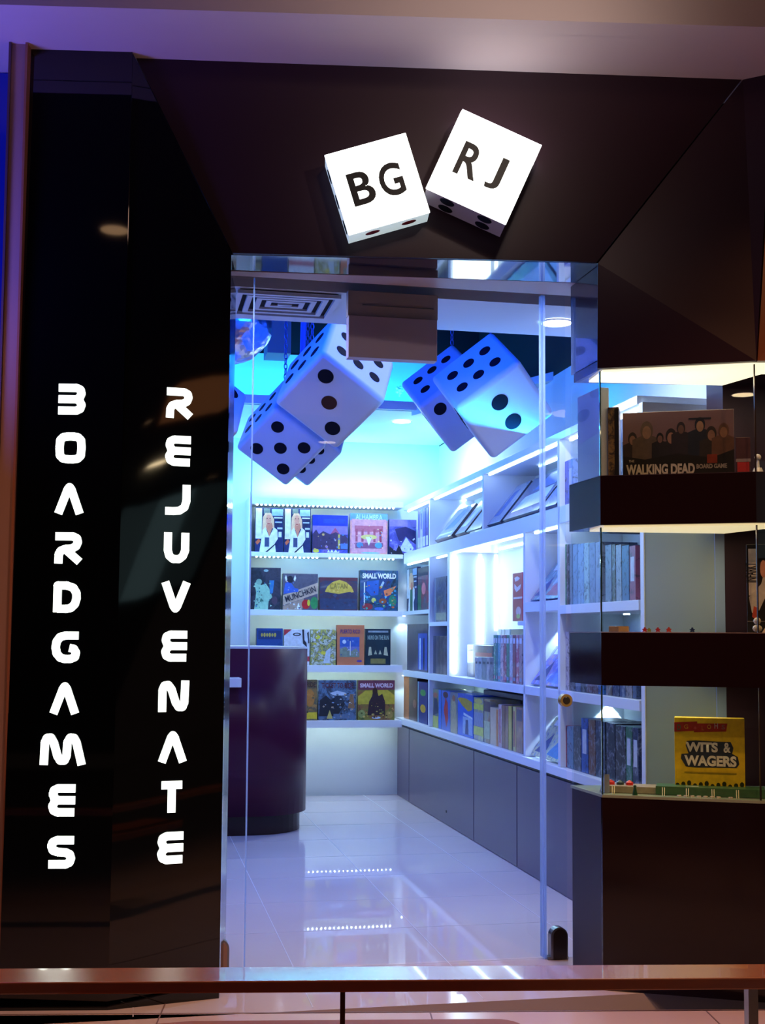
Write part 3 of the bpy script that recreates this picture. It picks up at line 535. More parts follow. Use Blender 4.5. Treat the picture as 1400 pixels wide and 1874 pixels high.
for i, (a, b, c, l) in enumerate([(903, 907, '4c9878', 'green spine, first of the tall comic spines'), (907, 911, '2c8088', 'teal spine next to the green one in the bright bay'), (911, 915.5, '4c9cb0', 'sky blue spine among the tall comics'), (915.5, 921, 'd8b8b8', 'pink white spine among the tall comics'), (921, 926.5, '9c3c54', 'crimson spine before the green pair of tall comics'), (926.5, 932, '3c8868', 'emerald spine in the middle of the tall comics'), (932, 938, 'a8a8b0', 'grey patterned spine of the tall comics'), (938, 944, '8c3048', 'dark red spine of the tall comics'), (944, 949.5, 'b04860', 'rose spine of the tall comics'), (949.5, 956, 'b08c88', 'beige spotted spine touching the upright, tall comics')]):
    rbox_px(a, b, 1162, 1.033, art([c, c, '503848' if i % 2 else 'd8d8e0'], 30), l, [R_(.15, .82, .85, .93, 'd0d0dc'), R_(.2, .05, .8, .12, '8090b0' if i % 2 else 'd88090')], d=.15, group=g4, cat='book', name='comic_book')
rbox_px(912, 933, 1146, 1.255, pm('a8b4b8'), 'grey ribbed box on top behind the tall comics', [R_(.2, 0, .3, 1, '707c84'), R_(.5, 0, .6, 1, '707c84')], rf=2.37, d=.1, h=.10)
rbox_px(935, 958, 1146, 1.255, pm('2a2c40'), 'black box on top behind the tall comics', rf=2.37, d=.1, h=.10)
rbox_px(938, 956, 1047, 1.401, art(['c83048', 'b82840'], 9), 'bright red card game box on the small glass shelf', [R_(.1, .46, 1, .5, 'e8c0c8'), P_('f0c8d0', (.2, .9), (.5, .93), (.8, .88), (.6, .84), (.3, .82)), P_('f0c8d0', (.2, .78), (.5, .7), (.9, .76), (.8, .66), (.4, .6), (.2, .68)), E_(.62, .2, .26, .1, 'e0b0b8'), E_(.6, .1, .2, .05, 'b8c060')], [], rf=RF+.115, d=.09)
# long ledge row
L5 = [(790, 808, 1263, ['4a5468', '8c8c50', '2c5ca0'], 'leftmost ledge box with a bald figure in a dark robe', [R_(.75, 0, 1, 1, '2c6cc8'), E_(.42, .84, .22, .07, 'b06848'), P_('2c3448', (.2, .3), (.3, .76), (.6, .76), (.75, .4)), R_(.05, 0, .7, .3, 'c0c060')]),
 (808, 824, 1266, ['2858b8', '3468c8'], 'bright blue ledge box with a slim red dancer', [P_('b83038', (.3, .5), (.5, .84), (.75, .7), (.8, .3), (.6, .08)), E_(.5, .9, .3, .08, '4a2430')]),
 (824, 838, 1269, ['8c8468', '5c6c8c', 'b0a070'], 'tan ledge box with a standing robed figure', [P_('b0a080', (.1, 0), (.2, .7), (.5, .9), (.8, .7), (.95, 0)), E_(.5, .86, .2, .08, 'a06048')]),
 (838, 866, 1273, ['1c58c8', '2464d0'], 'blue ledge box with golden desert and white stripes', [P_('b09430', (0, .86), (.3, .94), (.95, .84), (.95, .66), (.7, .6), (.3, .72)), R_(0, .9, 1, 1, '2850b0'), R_(.35, .06, .98, .46, '98b0d8'), P_('2c3c78', (.5, .06), (.54, .4), (.7, .4), (.72, .06)), P_('d0d8e8', (.4, .56), (.98, .48), (.98, .44), (.4, .5))]),
 (867, 885, 1279, ['a8a858', '8c8c98', 'c8c878'], 'yellow and grey ledge box with a lettered panel', [R_(0, .72, 1, .86, 'c8cc50'), R_(.06, .34, .96, .66, '8890b0'), R_(0, .12, 1, .32, 'd0d468'), E_(.5, .92, .4, .06, 'c8b860')]),
 (886, 897, 1281, ['8c8c98', 'a8a078', 'a05040'], 'mottled ledge box before the cream one', [R_(0, .72, 1, .95, '5a4450'), R_(0, .1, 1, .5, 'b8c098')]),
 (897, 912, 1297, ['d8c0a0', 'c8b090'], 'cream fronted ledge box with an orange edge', [R_(.75, 0, 1, .97, 'd08850')]),
 (912, 918, 1290, ['d8d0d0', 'b87078'], 'white spine with red dots on the ledge', [R_(.3, .1, .7, .9, 'c06068')]),
 (918, 924, 1292, ['8c5c54', '6c4844'], 'brown spine next to the dotted white one', []), (924, 930, 1293, ['9c7468', '7c5450'], 'light brown spine, second brown spine on the ledge', []),
 (930, 936, 1293, ['c8b850', 'b09c48'], 'mustard yellow spine on the ledge', []), (936, 938.5, 1294, ['141a20', '141a20'], 'thin black spine on the ledge', []),
 (938.5, 943.5, 1294, ['d0c878', 'c8a078'], 'pale yellow spine after the thin black one', [R_(.3, .1, .7, .9, 'b05858')]), (944, 956.5, 1296, ['b08c74', '9c6c5c', '6c6070'], 'thick rust brown spine ending the ledge row', [R_(.1, .7, .9, .95, '5c5460')])]
for a, b, y, c, l, s in L5: rbox_px(a, b, y, .639, art(c, 14), l, s, group='game boxes and spines along the ledge')
rbox_px(885, 957, 1285, .92, art(['34384c', '50505c'], 10), 'flat dark box lying across the top behind the ledge spines', rf=2.33, d=.18, h=.03)
rbox_px(890, 925, 1270, .952, pm('2c4890'), 'flat blue game box topmost on the lying pile of the ledge', [R_(.3, .15, .8, .85, '6880b8')], rf=2.36, d=.12, h=.03)
# boxes leaning on the upper row
def lean(x, ybot, z, ww, hh, dp, mt, label, ang=38, shapes=(), texts=(), rf=RF+.02, **k):
    t = rt(at_pl(x, ybot, RX, rf))[1]
    return gamebox(I(rf+dp*.5, t+ww/2, z+.02), AR, ww, dp, hh, mt, label, shapes, texts, tilt=-math.radians(ang), **k)
SH = dict(group='boxes leaning back on the upper right shelf')
M['sheen'] = mat('shiny_cover', '8ea6cc', .12, coat=.8, noise=.35, nscale=6); M['sheen2'] = mat('shiny_cover_dark', '566a98', .12, coat=.8, noise=.5, nscale=7)
lean(824, 983, 1.985, .50, .30, .05, M['sheen'], 'pale leaning box farthest from the door on the upper right shelf', side='3c3440', shapes=[R_(.1, .1, .9, .16, 'a8c0e8'), P_('6c88c0', (.2, .3), (.5, .9), (.8, .8), (.7, .3))], **SH)
lean(849, 978, 1.985, .26, .31, .035, M['sheen2'], 'blue leaning box with a brown edge, second on the upper right shelf', side='4a3038', shapes=[P_('90a8d8', (.1, .2), (.4, .8), (.9, .7), (.6, .2))], **SH)
lean(879, 973, 1.985, .36, .29, .012, M['sheen'], 'thin shiny leaning board just before the middle upright', side='1c2438', **SH)
lean(914, 962, 1.985, .30, .33, .02, M['sheen'], 'long leaning box first after the middle upright', side='242c48', shapes=[P_('6880c0', (.1, .2), (.3, .8), (.6, .85), (.5, .2))], **SH)
lean(984, 946, 1.985, .68, .33, .02, M['sheen2'], 'large glossy leaning game with star shaped glints', side='1c2038', shapes=[P_('98b8e8', (.1, .15), (.2, .5), (.9, .6), (.95, .2)), P_('3c60b0', (.3, .6), (.5, .95), (.95, .9), (.9, .62))], **SH)
lean(1016, 938, 1.985, .26, .32, .02, M['sheen'], 'leaning box nearest the door on the upper right shelf', side='2c3458', **SH)
# slanted magazines in the narrow column
for z, n in ((1.50, 'upper'), (1.032, 'middle'), (.638, 'lower')):
    for k in range(3):
        cs = [{'upper': ['c8d0e0', '6a9c98', 'b8788c'], 'middle': ['c8d0f0', '6868c8', 'd09880'], 'lower': ['4888c0', 'd8d8a0', '2c4c90']}[n], ['8ca0d8', '7058b0', 'd8a8a0'], ['4878b8', '2c4890', 'd8d8a8']][k]
        gamebox(I(RF+.03+.055*k, T[4]+.29, z+.012), AR, .50, .008, .26, art(cs, 18), '%s slanted magazine in the %s slot of the narrow column' % (['front', 'second', 'rear'][k], n), [R_(.1, .78, .9, .92, 'd0d8e8'), P_({'upper': 'a8606c', 'middle': '5060c0', 'lower': '2c7cb8'}[n], (.45, .1), (.6, .5), (.9, .3), (.85, .05)), P_('d8b090', (.62, .5), (.8, .7), (.95, .55)), P_('2c3c78', (.05, .1), (.3, .6), (.4, .1))] if k == 0 else [], tilt=-math.radians(36), cat='magazine', name='magazine', group='slanted magazines in the narrow column')
# tall books in the last column
def books(rows, z, gname, h0=None, rf=RF+.03):
    for (a, b, y, c, l) in rows:
        rbox_px(a, b, y, z, art([c, c, '20242c' if sum(lin(c)[:3]) > .4 else '8c94a0'], 34), l, [R_(.2, .35, .8, .8, 'b8c0cc')] if (a*7) % 3 < 1 and b-a > 6 else [], d=.19, rf=rf, group=gname, cat='book', name='book')
books([(1024, 1028, 846, '5c74b8', 'steel blue spine, farthest book of the top row beside the case'), (1028, 1034, 844, '6c88c8', 'light blue spine in the top row beside the case'), (1034.5, 1041, 842, '4c60a8', 'royal blue spine in the top row beside the case'), (1041, 1050, 838, '7c90c8', 'broad pale blue spine in the top row beside the case')], 1.985, 'tall books of the top row')
books([(1024, 1027, 997, 'a86870', 'pink patterned spine, farthest in the row behind the meeples'), (1027, 1036, 996, '4c9878', 'bright green spine in the row behind the meeples'), (1036.5, 1041.5, 996, '1c242c', 'black spine right of the green one'), (1042, 1048, 995, '5c6878', 'slate spine with white letters, behind the door glass'), (1048.5, 1058, 995, '6080a8', 'wide steel blue spine behind the glass corner'), (1058, 1069, 994, '7898b8', 'pale blue spine left of the light grey one'), (1069, 1078, 993, '98b8b8', 'light grey green spine behind the case'), (1078.5, 1090, 992, '6c7c9c', 'slate blue spine before the glass joint'), (1090, 1100, 991, '7c88a0', 'blue grey spine just left of the glass joint'), (1108, 1120, 996, '707c88', 'grey spine just right of the glass joint'), (1120.5, 1127, 996, '4c4834', 'dark olive spine right of the glass joint'), (1127.5, 1138, 996, '8c98a0', 'silver grey spine behind the upper case'), (1138.5, 1152, 997, '4c6888', 'wide denim blue spine behind the upper case'), (1152.5, 1164, 998, '904860', 'plum red spine ending the row by the white upright')], 1.471, 'tall books of the middle row')
rbox_px(1104, 1164, 985, 1.80, pm('2c3848'), 'flat dark box with a pale script title lying on the middle row', [P_('8ca4b4', (.34, .2), (.4, .8), (.46, .3), (.52, .8), (.58, .3), (.66, .7), (.72, .3), (.8, .8), (.86, .3), (.8, .2), (.6, .18))], [], d=.2, h=.045)
books([(1024, 1031, 1156, '5c7490', 'grey blue spine, farthest in the dark row'), (1031.5, 1041, 1156, 'a8a4a8', 'pale grey spine second in the dark row'), (1041.5, 1052, 1160, '24202c', 'black spine beside the pale grey one'), (1052, 1062, 1160, '4c5a80', 'slate spine peeking under the dark slab'), (1062, 1072, 1160, '202438', 'near black spine with white letters under the slab'), (1072, 1084, 1160, '5c3c48', 'maroon spine under the dark slab'), (1084, 1094, 1160, '4c2c38', 'dark wine spine under the dark slab'), (1094, 1104, 1160, '3c70b0', 'blue spine left of the glass joint under the slab'), (1108, 1119, 1160, '5c4c48', 'brown spine right of the glass joint under the slab'), (1119.5, 1132, 1160, '1c2c50', 'navy spine with white figures under the slab'), (1132.5, 1144, 1160, '283c68', 'dark blue lettered spine under the slab'), (1144.5, 1156, 1160, '8c8c90', 'grey spine under the slab near the white upright'), (1156.5, 1164, 1160, '4c6080', 'slate blue spine ending the dark row')], 1.033, 'books of the dark row')
books([(1025, 1036, 1328, 'a04458', 'dusty red spine, farthest book of the lowest row'), (1036.5, 1048, 1331, '4c7890', 'teal spine right of the red one'), (1048.5, 1062, 1331, '3c4450', 'charcoal spine below the brass lock'), (1062.5, 1075, 1316, '2c58a0', 'taller bright blue spine of the lowest row'), (1075.5, 1088, 1318, '6c4c3c', 'brown leather spine of the lowest row'), (1088.5, 1106, 1321, '2c3c50', 'thick blue black spine behind the glass joint'), (1108, 1124, 1325, '1c2438', 'black spine just right of the glass joint, lowest row'), (1124.5, 1143, 1330, '2c3038', 'wide charcoal spine with white marks'), (1143.5, 1155, 1331, '2c6c4c', 'forest green spine of the lowest row'), (1155.5, 1167, 1333, '24304c', 'navy patterned spine with a red foot ending the lowest row')], .639, 'books of the lowest row')

# ------------------------------------------------------------------ counter
def stadium(r0, rc, tc, rad, n=20):
    p = [I(r0, tc-rad), I(rc, tc-rad)]+[I(rc+rad*math.sin(k*math.pi/n), tc-rad*math.cos(k*math.pi/n)) for k in range(1, n)]+[I(rc, tc+rad), I(r0, tc+rad)]
    return [(q.x, q.y) for q in p]
cn = empty('reception_counter', I(.3, 8.68, 0), A, 'glossy dark purple round ended reception counter on the white floor', 'counter')
prism('plinth', stadium(-.6, .80, 8.68, .35), .0005, .125, M['plumdark'], cn)
cb = prism('body', stadium(-.6, .815, 8.68, .375), .125, 1.215, M['purple'], cn)
for f in cb.data.polygons:
    if abs(f.normal.z) < .1: f.use_smooth = True
prism('countertop', stadium(-.6, .805, 8.68, .365), 1.216, 1.232, M['white'], cn)
ibox('lower_ledge', -.1, rt(at_pl(440, 1250, DX, 8.2))[0], 8.12, 8.30, at_pl(430, 1258, DX, 8.12).z, at_pl(430, 1241, DX, 8.12).z, M['white'], cn, .004)

# ------------------------------------------------------------------ dice
def fit_rot(V, a, b, c):
    """rotation whose columns are the cube's edge directions, from the picture directions of three edges meeting at the near corner"""
    d = ray(*V).normalized(); right = CR-d*CR.dot(d); right.normalize(); up = right.cross(d)
    e = [Vector((v[0], -v[1])) for v in (a, b, c)]
    X = Vector([q.x for q in e]); Y = Vector([q.y for q in e])
    s = (X.length+Y.length)/2
    X.normalize(); Y.normalize(); m_ = (X+Y).normalized(); n_ = (X-Y).normalized(); X = (m_+n_).normalized(); Y = (m_-n_).normalized()
    Z = X.cross(Y)
    if sum(Z) < 0: Z = -Z
    cols = [right*X[i]+up*Y[i]+d*Z[i] for i in range(3)]
    return cols, s
def die(name, V, a, b, c, side, faces, label, mt=None, zscale=1, hang=None, group='giant dice hanging from the ceiling'):
    """faces: pips on the faces (a,b), (b,c), (a,c) that are turned to the viewer"""
    cols, s = fit_rot(V, a, b, c); dist = F*side/s*zscale
    d = ray(*V); p = C0+d*dist
    ctr = p+(cols[0]+cols[1]+cols[2])*side/2
    if cols[0].cross(cols[1]).dot(cols[2]) < 0: Mx = Matrix((cols[1], cols[0], cols[2])).transposed(); sw = True
    else: Mx = Matrix(cols).transposed(); sw = False
    e = empty(name, ctr, 0, label, 'dice', group)
    bm = bmesh.new(); bmesh.ops.create_cube(bm, size=side); bmesh.ops.bevel(bm, geom=list(bm.edges), offset=side*.07, segments=5, affect='EDGES', profile=.5)
    body = mesh('die_body', bm, mt or M['dice'], smooth=False); body.matrix_basis = Matrix.Translation(ctr) @ Mx.to_4x4(); body.parent = e; body.matrix_parent_inverse = wm(e).inverted()
    body.data.polygons.foreach_set('use_smooth', [True]*len(body.data.polygons))
    mo = body.modifiers.new('wn', 'WEIGHTED_NORMAL'); mo.keep_sharp = False
    q = .26; w6 = .18; D6 = {1: [(0, 0)], 2: [(0, -.18), (0, .18)], 3: [(-q, -q), (0, 0), (q, q)], 4: [(-q, -q), (q, q), (-q, q), (q, -q)], 5: [(-q, -q), (q, q), (-q, q), (q, -q), (0, 0)], 6: [(-q, -w6), (0, -w6), (q, -w6), (-q, w6), (0, w6), (q, w6)]}
    PR = {1: .098, 2: .115, 3: .100, 4: .09, 5: .100, 6: .082}
    R3 = [cols[0], cols[1], cols[2]]
    pipme = None
    def face(n, u, v, cnt, flip=1, mt_=None):
        nonlocal pipme
        big = side*PR[cnt]
        for (x, y) in D6[cnt]:
            if pipme is None or mt_ or True:
                bmm = bmesh.new(); cyl(bmm, (0, 0, -.001), (0, 0, .0022), big, big*.97, 24)
                bmesh.ops.recalc_face_normals(bmm, faces=bmm.faces); pipme = bpy.data.meshes.new('pip'); bmm.to_mesh(pipme); bmm.free(); pipme.materials.append(mt_ or M['pip'])
            o = bpy.data.objects.new('pip', pipme); pos = ctr+n*side/2+u*x*side*flip+v*y*side
            o.matrix_basis = Matrix.Translation(pos) @ n.to_track_quat('Z', 'Y').to_matrix().to_4x4(); link(o, e)
    fa, fb, fc = faces
    face(-cols[2], cols[0], cols[1], fa[0], fa[1], fa[2] if len(fa) > 2 else None)
    face(-cols[0], cols[1], cols[2], fb[0], fb[1]); face(-cols[1], cols[0], cols[2], fc[0], fc[1])
    face(cols[2], cols[0], cols[1], 7-fa[0]); face(cols[0], cols[1], cols[2], 7-fb[0]); face(cols[1], cols[0], cols[2], 7-fc[0])
    hv = max((ctr+(cols[0]*i+cols[1]*j+cols[2]*k)*side*.47 for i in (-1, 1) for j in (-1, 1) for k in (-1, 1)), key=lambda q_: q_.z)
    mkchain(hv, 'chain holding the '+label.split(' hanging')[0].replace('large tilted white ', 'centre ').replace('brightly lit die mostly hidden behind the die showing five', 'mostly hidden bright die').replace('blue lit die with a dark red pip at the left edge of the doorway', 'die with the dark red pip').replace('white die showing five, lower left below the centre die', 'die showing five'))
    return e
def mkchain(p1, label):
    n = int((3.9-p1.z)/.032)+1; p0 = Vector((p1.x, p1.y, p1.z+n*.032-.01))
    bm = bmesh.new()
    for i in range(n):
        z = -i*.032; mjr = [Vector(((.010*math.cos(q*math.pi/6)), 0, .020*math.sin(q*math.pi/6))) for q in range(12)]
        for j in range(12):
            a, b = mjr[j], mjr[(j+1) % 12]
            if i % 2: a, b = Vector((0, a.x, a.z)), Vector((0, b.x, b.z))
            cyl(bm, a+Vector((0, 0, z)), b+Vector((0, 0, z)), .0035, .0035, 5)
    o = mesh('chain', bm, M['chain'], p0, .5); tag(o, label, 'chain', 'chains carrying the dice')
mkchain(C0+ray(571, 655)*7.2, 'loose end of chain between the straps and the centre die')
aA, bA, cA = (-90, 93), (122, 98), (23, -70)
def sc(v, k): return tuple(x*k for x in v)
die('giant_die', (590, 643), aA, bA, cA, .42, ((3, 1), (6, 1), (6, 1)), 'large tilted white die showing three in the centre of the ceiling')
die('giant_die', (503, 745), sc(aA, .80), sc(bA, .80), sc(cA, .80), .395, ((5, 1), (6, 1), (6, 1)), 'white die showing five, lower left below the centre die')
die('giant_die', (545, 764), sc(aA, .70), sc(bA, .70), sc(cA, .70), .372, ((6, 1), (3, 1), (2, 1)), 'brightly lit die mostly hidden behind the die showing five')
die('giant_die', (322, 702), sc(aA, .98), sc(bA, .98), sc(cA, .98), .42, ((5, 1, M['redpip']), (3, 1), (2, 1)), 'blue lit die with a dark red pip at the left edge of the doorway')
die('giant_die', (834, 749), (120, -89), (-50, -60), (72, 95), .42, ((6, 1), (3, 1), (2, 1)), 'large die showing six and two hanging on the right')
die('giant_die', (766, 745), (97, -80), (-35, -48), (62, 92), .40, ((6, 1), (1, 1), (3, 1)), 'second die showing six, partly hidden behind the right hand die')

# blue drape-like strap bundle beside the chain
bm = bmesh.new(); p = C0+ray(560, 655)*7.3
for k, dx in enumerate((-.03, .0, .028, .05)): cyl(bm, (p.x+dx-.02*k, p.y, p.z+.02), (p.x+dx*.4, p.y, 3.89), .006, .01, 8)
tag(mesh('strap_bundle', bm, mat('blue_strap', '4a60b0', .6)), 'bundle of straps hanging between the two chains', 'straps')
# foil ball
p = C0+ray(427, 594)*6.75; bm = bmesh.new(); bmesh.ops.create_icosphere(bm, subdivisions=5, radius=.205)
rr = random.Random(3)
from mathutils import noise as mn
for v in bm.verts:
    n_ = mn.noise(v.co*12)*.012+abs(mn.noise(v.co*24+Vector((3, 1, 2))))*.007; v.co += v.co.normalized()*n_
fb = mesh('foil_ball', bm, M['foil'], p); tag(fb, 'crumpled silver foil ball hanging at the left of the ceiling recess', 'ball')
bm = bmesh.new(); cyl(bm, p+Vector((0, 0, .2)), (p.x, p.y, 3.89), .003, .003, 6); mesh('cord', bm, M['chain'], (0, 0, 0), 0, fb)
# recess duct
q = rt(C0+ray(515, 632)*8.6); dk = ibox('ceiling_duct', q[0]-.10, q[0]+.06, q[1]-.05, q[1]+.2, 3.22, 3.89, M['grey']); tag(dk, 'dim grey duct in the dark ceiling recess', 'duct')
# small white ornament on the cove ledge
p = at_pl(731, 714, DX, 8.9); bm = bmesh.new()
for k in range(5): ball(bm, (.022*math.cos(k*1.26), 0, .022*math.sin(k*1.26)), .013, 2)
ball(bm, (0, -.01, 0), .014, 2); cyl(bm, (0, 0, -.05), (0, 0, 0), .008, .006, 10); tag(mesh('spot_lamp', bm, M['white'], p, A), 'small white flower shaped lamp on the cove ledge between the dice', 'lamp')

# air diffuser, nested square rings recessed in the ceiling band
cs = [rt(at_z(x, y, 2.743)) for x, y in ((437, 525), (622, 534), (568, 568), (427, 568))]
r0, r1, t0, t1 = .40, .835, 5.15, 5.52
dfu = empty('air_diffuser', I((r0+r1)/2, (t0+t1)/2, 2.74), A, 'square air conditioning grille in the ceiling above the doorway', 'vent')
ibox('backing', r0+.01, r1-.01, t0+.01, t1-.01, 2.738, 2.742, M['dark'], dfu)
for k in range(4):
    i0 = .045*k; w_ = .022
    for (a0, a1, b0, b1) in ((r0+i0, r1-i0, t0+i0, t0+i0+w_), (r0+i0, r1-i0, t1-i0-w_, t1-i0), (r0+i0, r0+i0+w_, t0+i0+w_, t1-i0-w_), (r1-i0-w_, r1-i0, t0+i0+w_, t1-i0-w_)):
        ibox('vane', a0, a1, b0, b1, 2.722+.003*k, 2.737, M['ceil'], dfu)
ibox('core_plate', (r0+r1)/2-.03, (r0+r1)/2+.03, (t0+t1)/2-.01, (t0+t1)/2+.01, 2.728, 2.737, M['ceil'], dfu)
# downlights
def downlight(p, rad, label, mt='lamp', pw=0, col=COOL, grp='ceiling downlights in the shop'):
    e = empty('downlight', p, 0, label, 'ceiling light', grp)
    bm = bmesh.new(); cyl(bm, (0, 0, -.004), (0, 0, 0), rad, rad, 32); mesh('lens', bm, M[mt], p, 0, e)
    bm = bmesh.new(); n = 32
    for i in range(n):
        a0, a1 = 2*math.pi*i/n, 2*math.pi*(i+1)/n
        vs = [bm.verts.new((q_*math.cos(a), q_*math.sin(a), zz)) for a, q_, zz in ((a0, rad, -.006), (a1, rad, -.006), (a1, rad*1.2, -.002), (a0, rad*1.2, -.002))]; bm.faces.new(vs)
    mesh('rim', bm, M['white'], p, 0, e)
    if pw: area('downlight_lamp', (p[0], p[1], p[2]-.02), (rad*2, rad*2), pw, col, shape='DISK', rotz=0)
downlight(at_z(1018, 590, 2.742), .07, 'bright round downlight at the right end of the ceiling band', pw=16)
downlight(at_z(735, 771, 2.929), .068, 'round downlight in the rear ceiling between the dice', pw=22)
downlight(at_z(1044, 772, 2.929), .068, 'round downlight seen beside the glass corner', pw=16)
downlight(I(.35, 5.36, 2.742), .07, 'round downlight hidden by the black wall near the entrance', pw=12)
downlight(I(.3, 9.3, 2.929), .068, 'round downlight over the hidden left of the shop', pw=16)

# ------------------------------------------------------------------ display case in the right window
DC = empty('display_case', (1.3, 4.7, 0), 0, 'dark plum display case with angled glass right of the entrance', 'display case')
FL, FR, FE = (1.045, 4.724), (1.588, 4.552), (2.3, 4.50)
BL, BR, BX = (.985, 5.028), (1.600, 5.02), (2.3, 4.95)
pts = [FL, FR, FE, BX, BR, BL]
prism('plinth', [FL, FR, FE, BX, BR, (1.0, 5.028)], .001, .705, M['plumdark'], DC)
prism('plinth_top', pts, .706, .716, mat('case_floor', '8a9a84', .3), DC)
prism('shelf', pts, 1.124, 1.322, M['plumdark'], DC)
prism('shelf', pts, 1.730, 1.918, M['plumdark'], DC)
prism('shelf_deck', pts, 1.3225, 1.325, mat('deck', '8a7c78', .4), DC)
prism('shelf_deck', pts, 1.9185, 1.9205, mat('deck2', '3a3038', .3), DC)
LPs = [(1.062, 4.745), (1.585, 4.575), (2.2, 4.53), (2.2, 4.66), (1.68, 4.74), (1.60, 4.965), (1.05, 4.945)]
prism('light_panel', LPs, 2.326, 2.333, M['cream'], DC); prism('light_panel', LPs, 1.7235, 1.7295, M['cream2'], DC)
prism('case_roof', [(FL[0]+.003, FL[1]+.012), (FR[0], FR[1]+.012), (2.3, 4.52), (2.3, 4.93), (1.61, 5.0), (1.0, 5.0)], 2.334, 2.37, M['plumdark'], DC)
def vpane(p, q, z0, z1, name='glass_pane', mt='cglass', th=.008):
    p = Vector((p[0], p[1], 0)); q = Vector((q[0], q[1], 0)); d = (q-p); n = Vector((d.y, -d.x, 0)).normalized()
    return slab(name, [(p.x, p.y, z0), (q.x, q.y, z0), (q.x, q.y, z1), (p.x, p.y, z1)], n, th, M[mt], DC)
for z0, z1 in ((.717, 1.123), (1.326, 1.722), (1.921, 2.324)):
    vpane((FL[0]+.006, FL[1]+.004), (FR[0]-.004, FR[1]+.005), z0, z1); vpane((FR[0]+.004, FR[1]+.004), (FE[0], FE[1]+.004), z0, z1); vpane((BL[0]+.006, BL[1]-.002), (FL[0]+.002, FL[1]+.006), z0, z1)
    for p in (FL, FR): box('glass_joint', (p[0]+.002, p[1]+.006, (z0+z1)/2), (.005 if p is FL else .004, .01, z1-z0), M['gedge2'] if p is FL else M['bronze'], DC)
# wall bits seen through the case
q0 = I(RF, T[5]-.05); q1 = at_pl(1309, 1150, (0, 1, 0), 5.075); q2 = at_pl(1327, 1150, (0, 1, 0), 5.072)
struct(slab('wall_right', [(q0.x, q0.y, 0), (q1.x, q1.y, 0), (q1.x, q1.y, 1.85), (q0.x, q0.y, 1.85)], (0, -1, 0), .03, M['frost']))
struct(box('trim_32', ((q1.x+q2.x)/2+.001, 5.085, .925), (q2.x-q1.x, .03, 1.85), mat('blue_edge', '9cb0d0', .4)))
pr = Vector((1.60, 5.06, 0))
struct(box('wall_right', (q2.x+.452, 5.18, 1.36), (.9, .22, 2.72), M['aub']))
area('case_light', (1.33, 4.82, 2.31), (.45, .16), 2.6, (1, .80, .48), rotz=-.15)
area('case_light', (1.33, 4.82, 1.115), (.45, .16), 1.6, (1, .80, .48), rotz=-.15)
area('case_light', (1.33, 4.82, 1.715), (.45, .16), 1.6, (1, .78, .45), rotz=-.15)

nb_ = Vector((.303, .953, 0)); cb_ = nb_.dot(Vector((1.134, 4.695, 0)))
RB_ = math.atan2(-.172, .543)
def case_px(x0, x1, yt, yb, z, off, d, mt, label, shapes=(), texts=(), rz=None, **k):
    p0 = at_pl(x0, yb, nb_, cb_+off); p1 = at_pl(x1, yb, nb_, cb_+off); w_ = (p1-p0).length
    mid = (p0+p1)/2; h = at_pl((x0+x1)/2, yt, nb_, cb_+off).z-z; mid = mid+nb_*d/2; mid.z = z
    return gamebox(mid, RB_ if rz is None else rz, w_, d, h, mt, label, shapes, texts, **k)
sil = []
def person_sil(u, v, s, c1, c2):
    return [P_(c1, (u-s*1.3, .14), (u-s*1.25, v-s*1.3), (u-s*.5, v-s*.8), (u+s*.5, v-s*.8), (u+s*1.25, v-s*1.3), (u+s*1.3, .14)), E_(u, v, s*.55, s*1.35, c1), E_(u, v-s*.3, s*.38, s*.95, c2)]
for a in [(.09, .60, .075, '30262a', '7a5a50'), (.22, .72, .105, '54443e', '7a5c50'), (.34, .60, .06, '1e1a22', '6a4c48'), (.44, .62, .09, '241e26', '8a6458'), (.53, .74, .07, '28202a', '5c4440'), (.70, .78, .085, '1c2030', '8a6a58'), (.80, .64, .085, '2c2426', '7c5a4c'), (.91, .68, .085, '5a3c30', '8a6048')]: sil += person_sil(*a)
case_px(1140, 1344, 752, 858, 1.921, .12, .06, art(['6a5058', '74585c'], 3), 'wide dark game box with a crowd of survivors standing in the lit case',
 sil+[P_('1a1418', (0, 0), (0, .34), (.2, .28), (.5, .36), (.8, .28), (1, .4), (1, 0)), R_(.60, .86, .80, .885, '1c2030'), R_(.76, .2, .85, .33, '7a2c1c')],
 [('THE', .08, .26, .05, .035, 'a89c90'), ('WALKING DEAD', .34, .125, .62, .165, 'b8aca0'), ('BOARD GAME', .80, .155, .27, .07, '8c8078')], side='b8b0a8')
case_px(1113, 1133, 745, 865, 1.921, .05, .10, art(['4c3a30', '8a7040', '1c1820', 'a88848'], 22), 'dark gold patterned box standing on edge at the glass joint', [R_(.6, 0, 1, .97, '16141c')], [])
e = gamebox(Vector((1.052, 4.88, 1.921)), math.radians(-79), .22, .04, .35, mat('silver_wrap', 'b4c0d4', .3, coat=.3, noise=.2, nscale=5), 'silver blue wrapped box standing behind the left glass of the case', [])
case_px(1347, 1374, 800, 862, 1.921, .12, .03, pm('4a2c34'), 'maroon card box with red foot beside the survivors box', [R_(.1, .1, .9, .35, 'b02c30'), R_(0, .36, 1, .44, '8c7c80')])
bm = bmesh.new(); cyl(bm, (0, 0, 0), (0, 0, .02), .022, .014, 16); cyl(bm, (0, 0, .02), (0, 0, .05), .007, .005, 12); ball(bm, (0, 0, .06), .013, 2)
p = at_pl(1387, 862, nb_, cb_+.06); tag(mesh('pawn', bm, M['white'], (p.x, p.y, 1.921)), 'white game pawn on the top deck right of the maroon box', 'game piece')
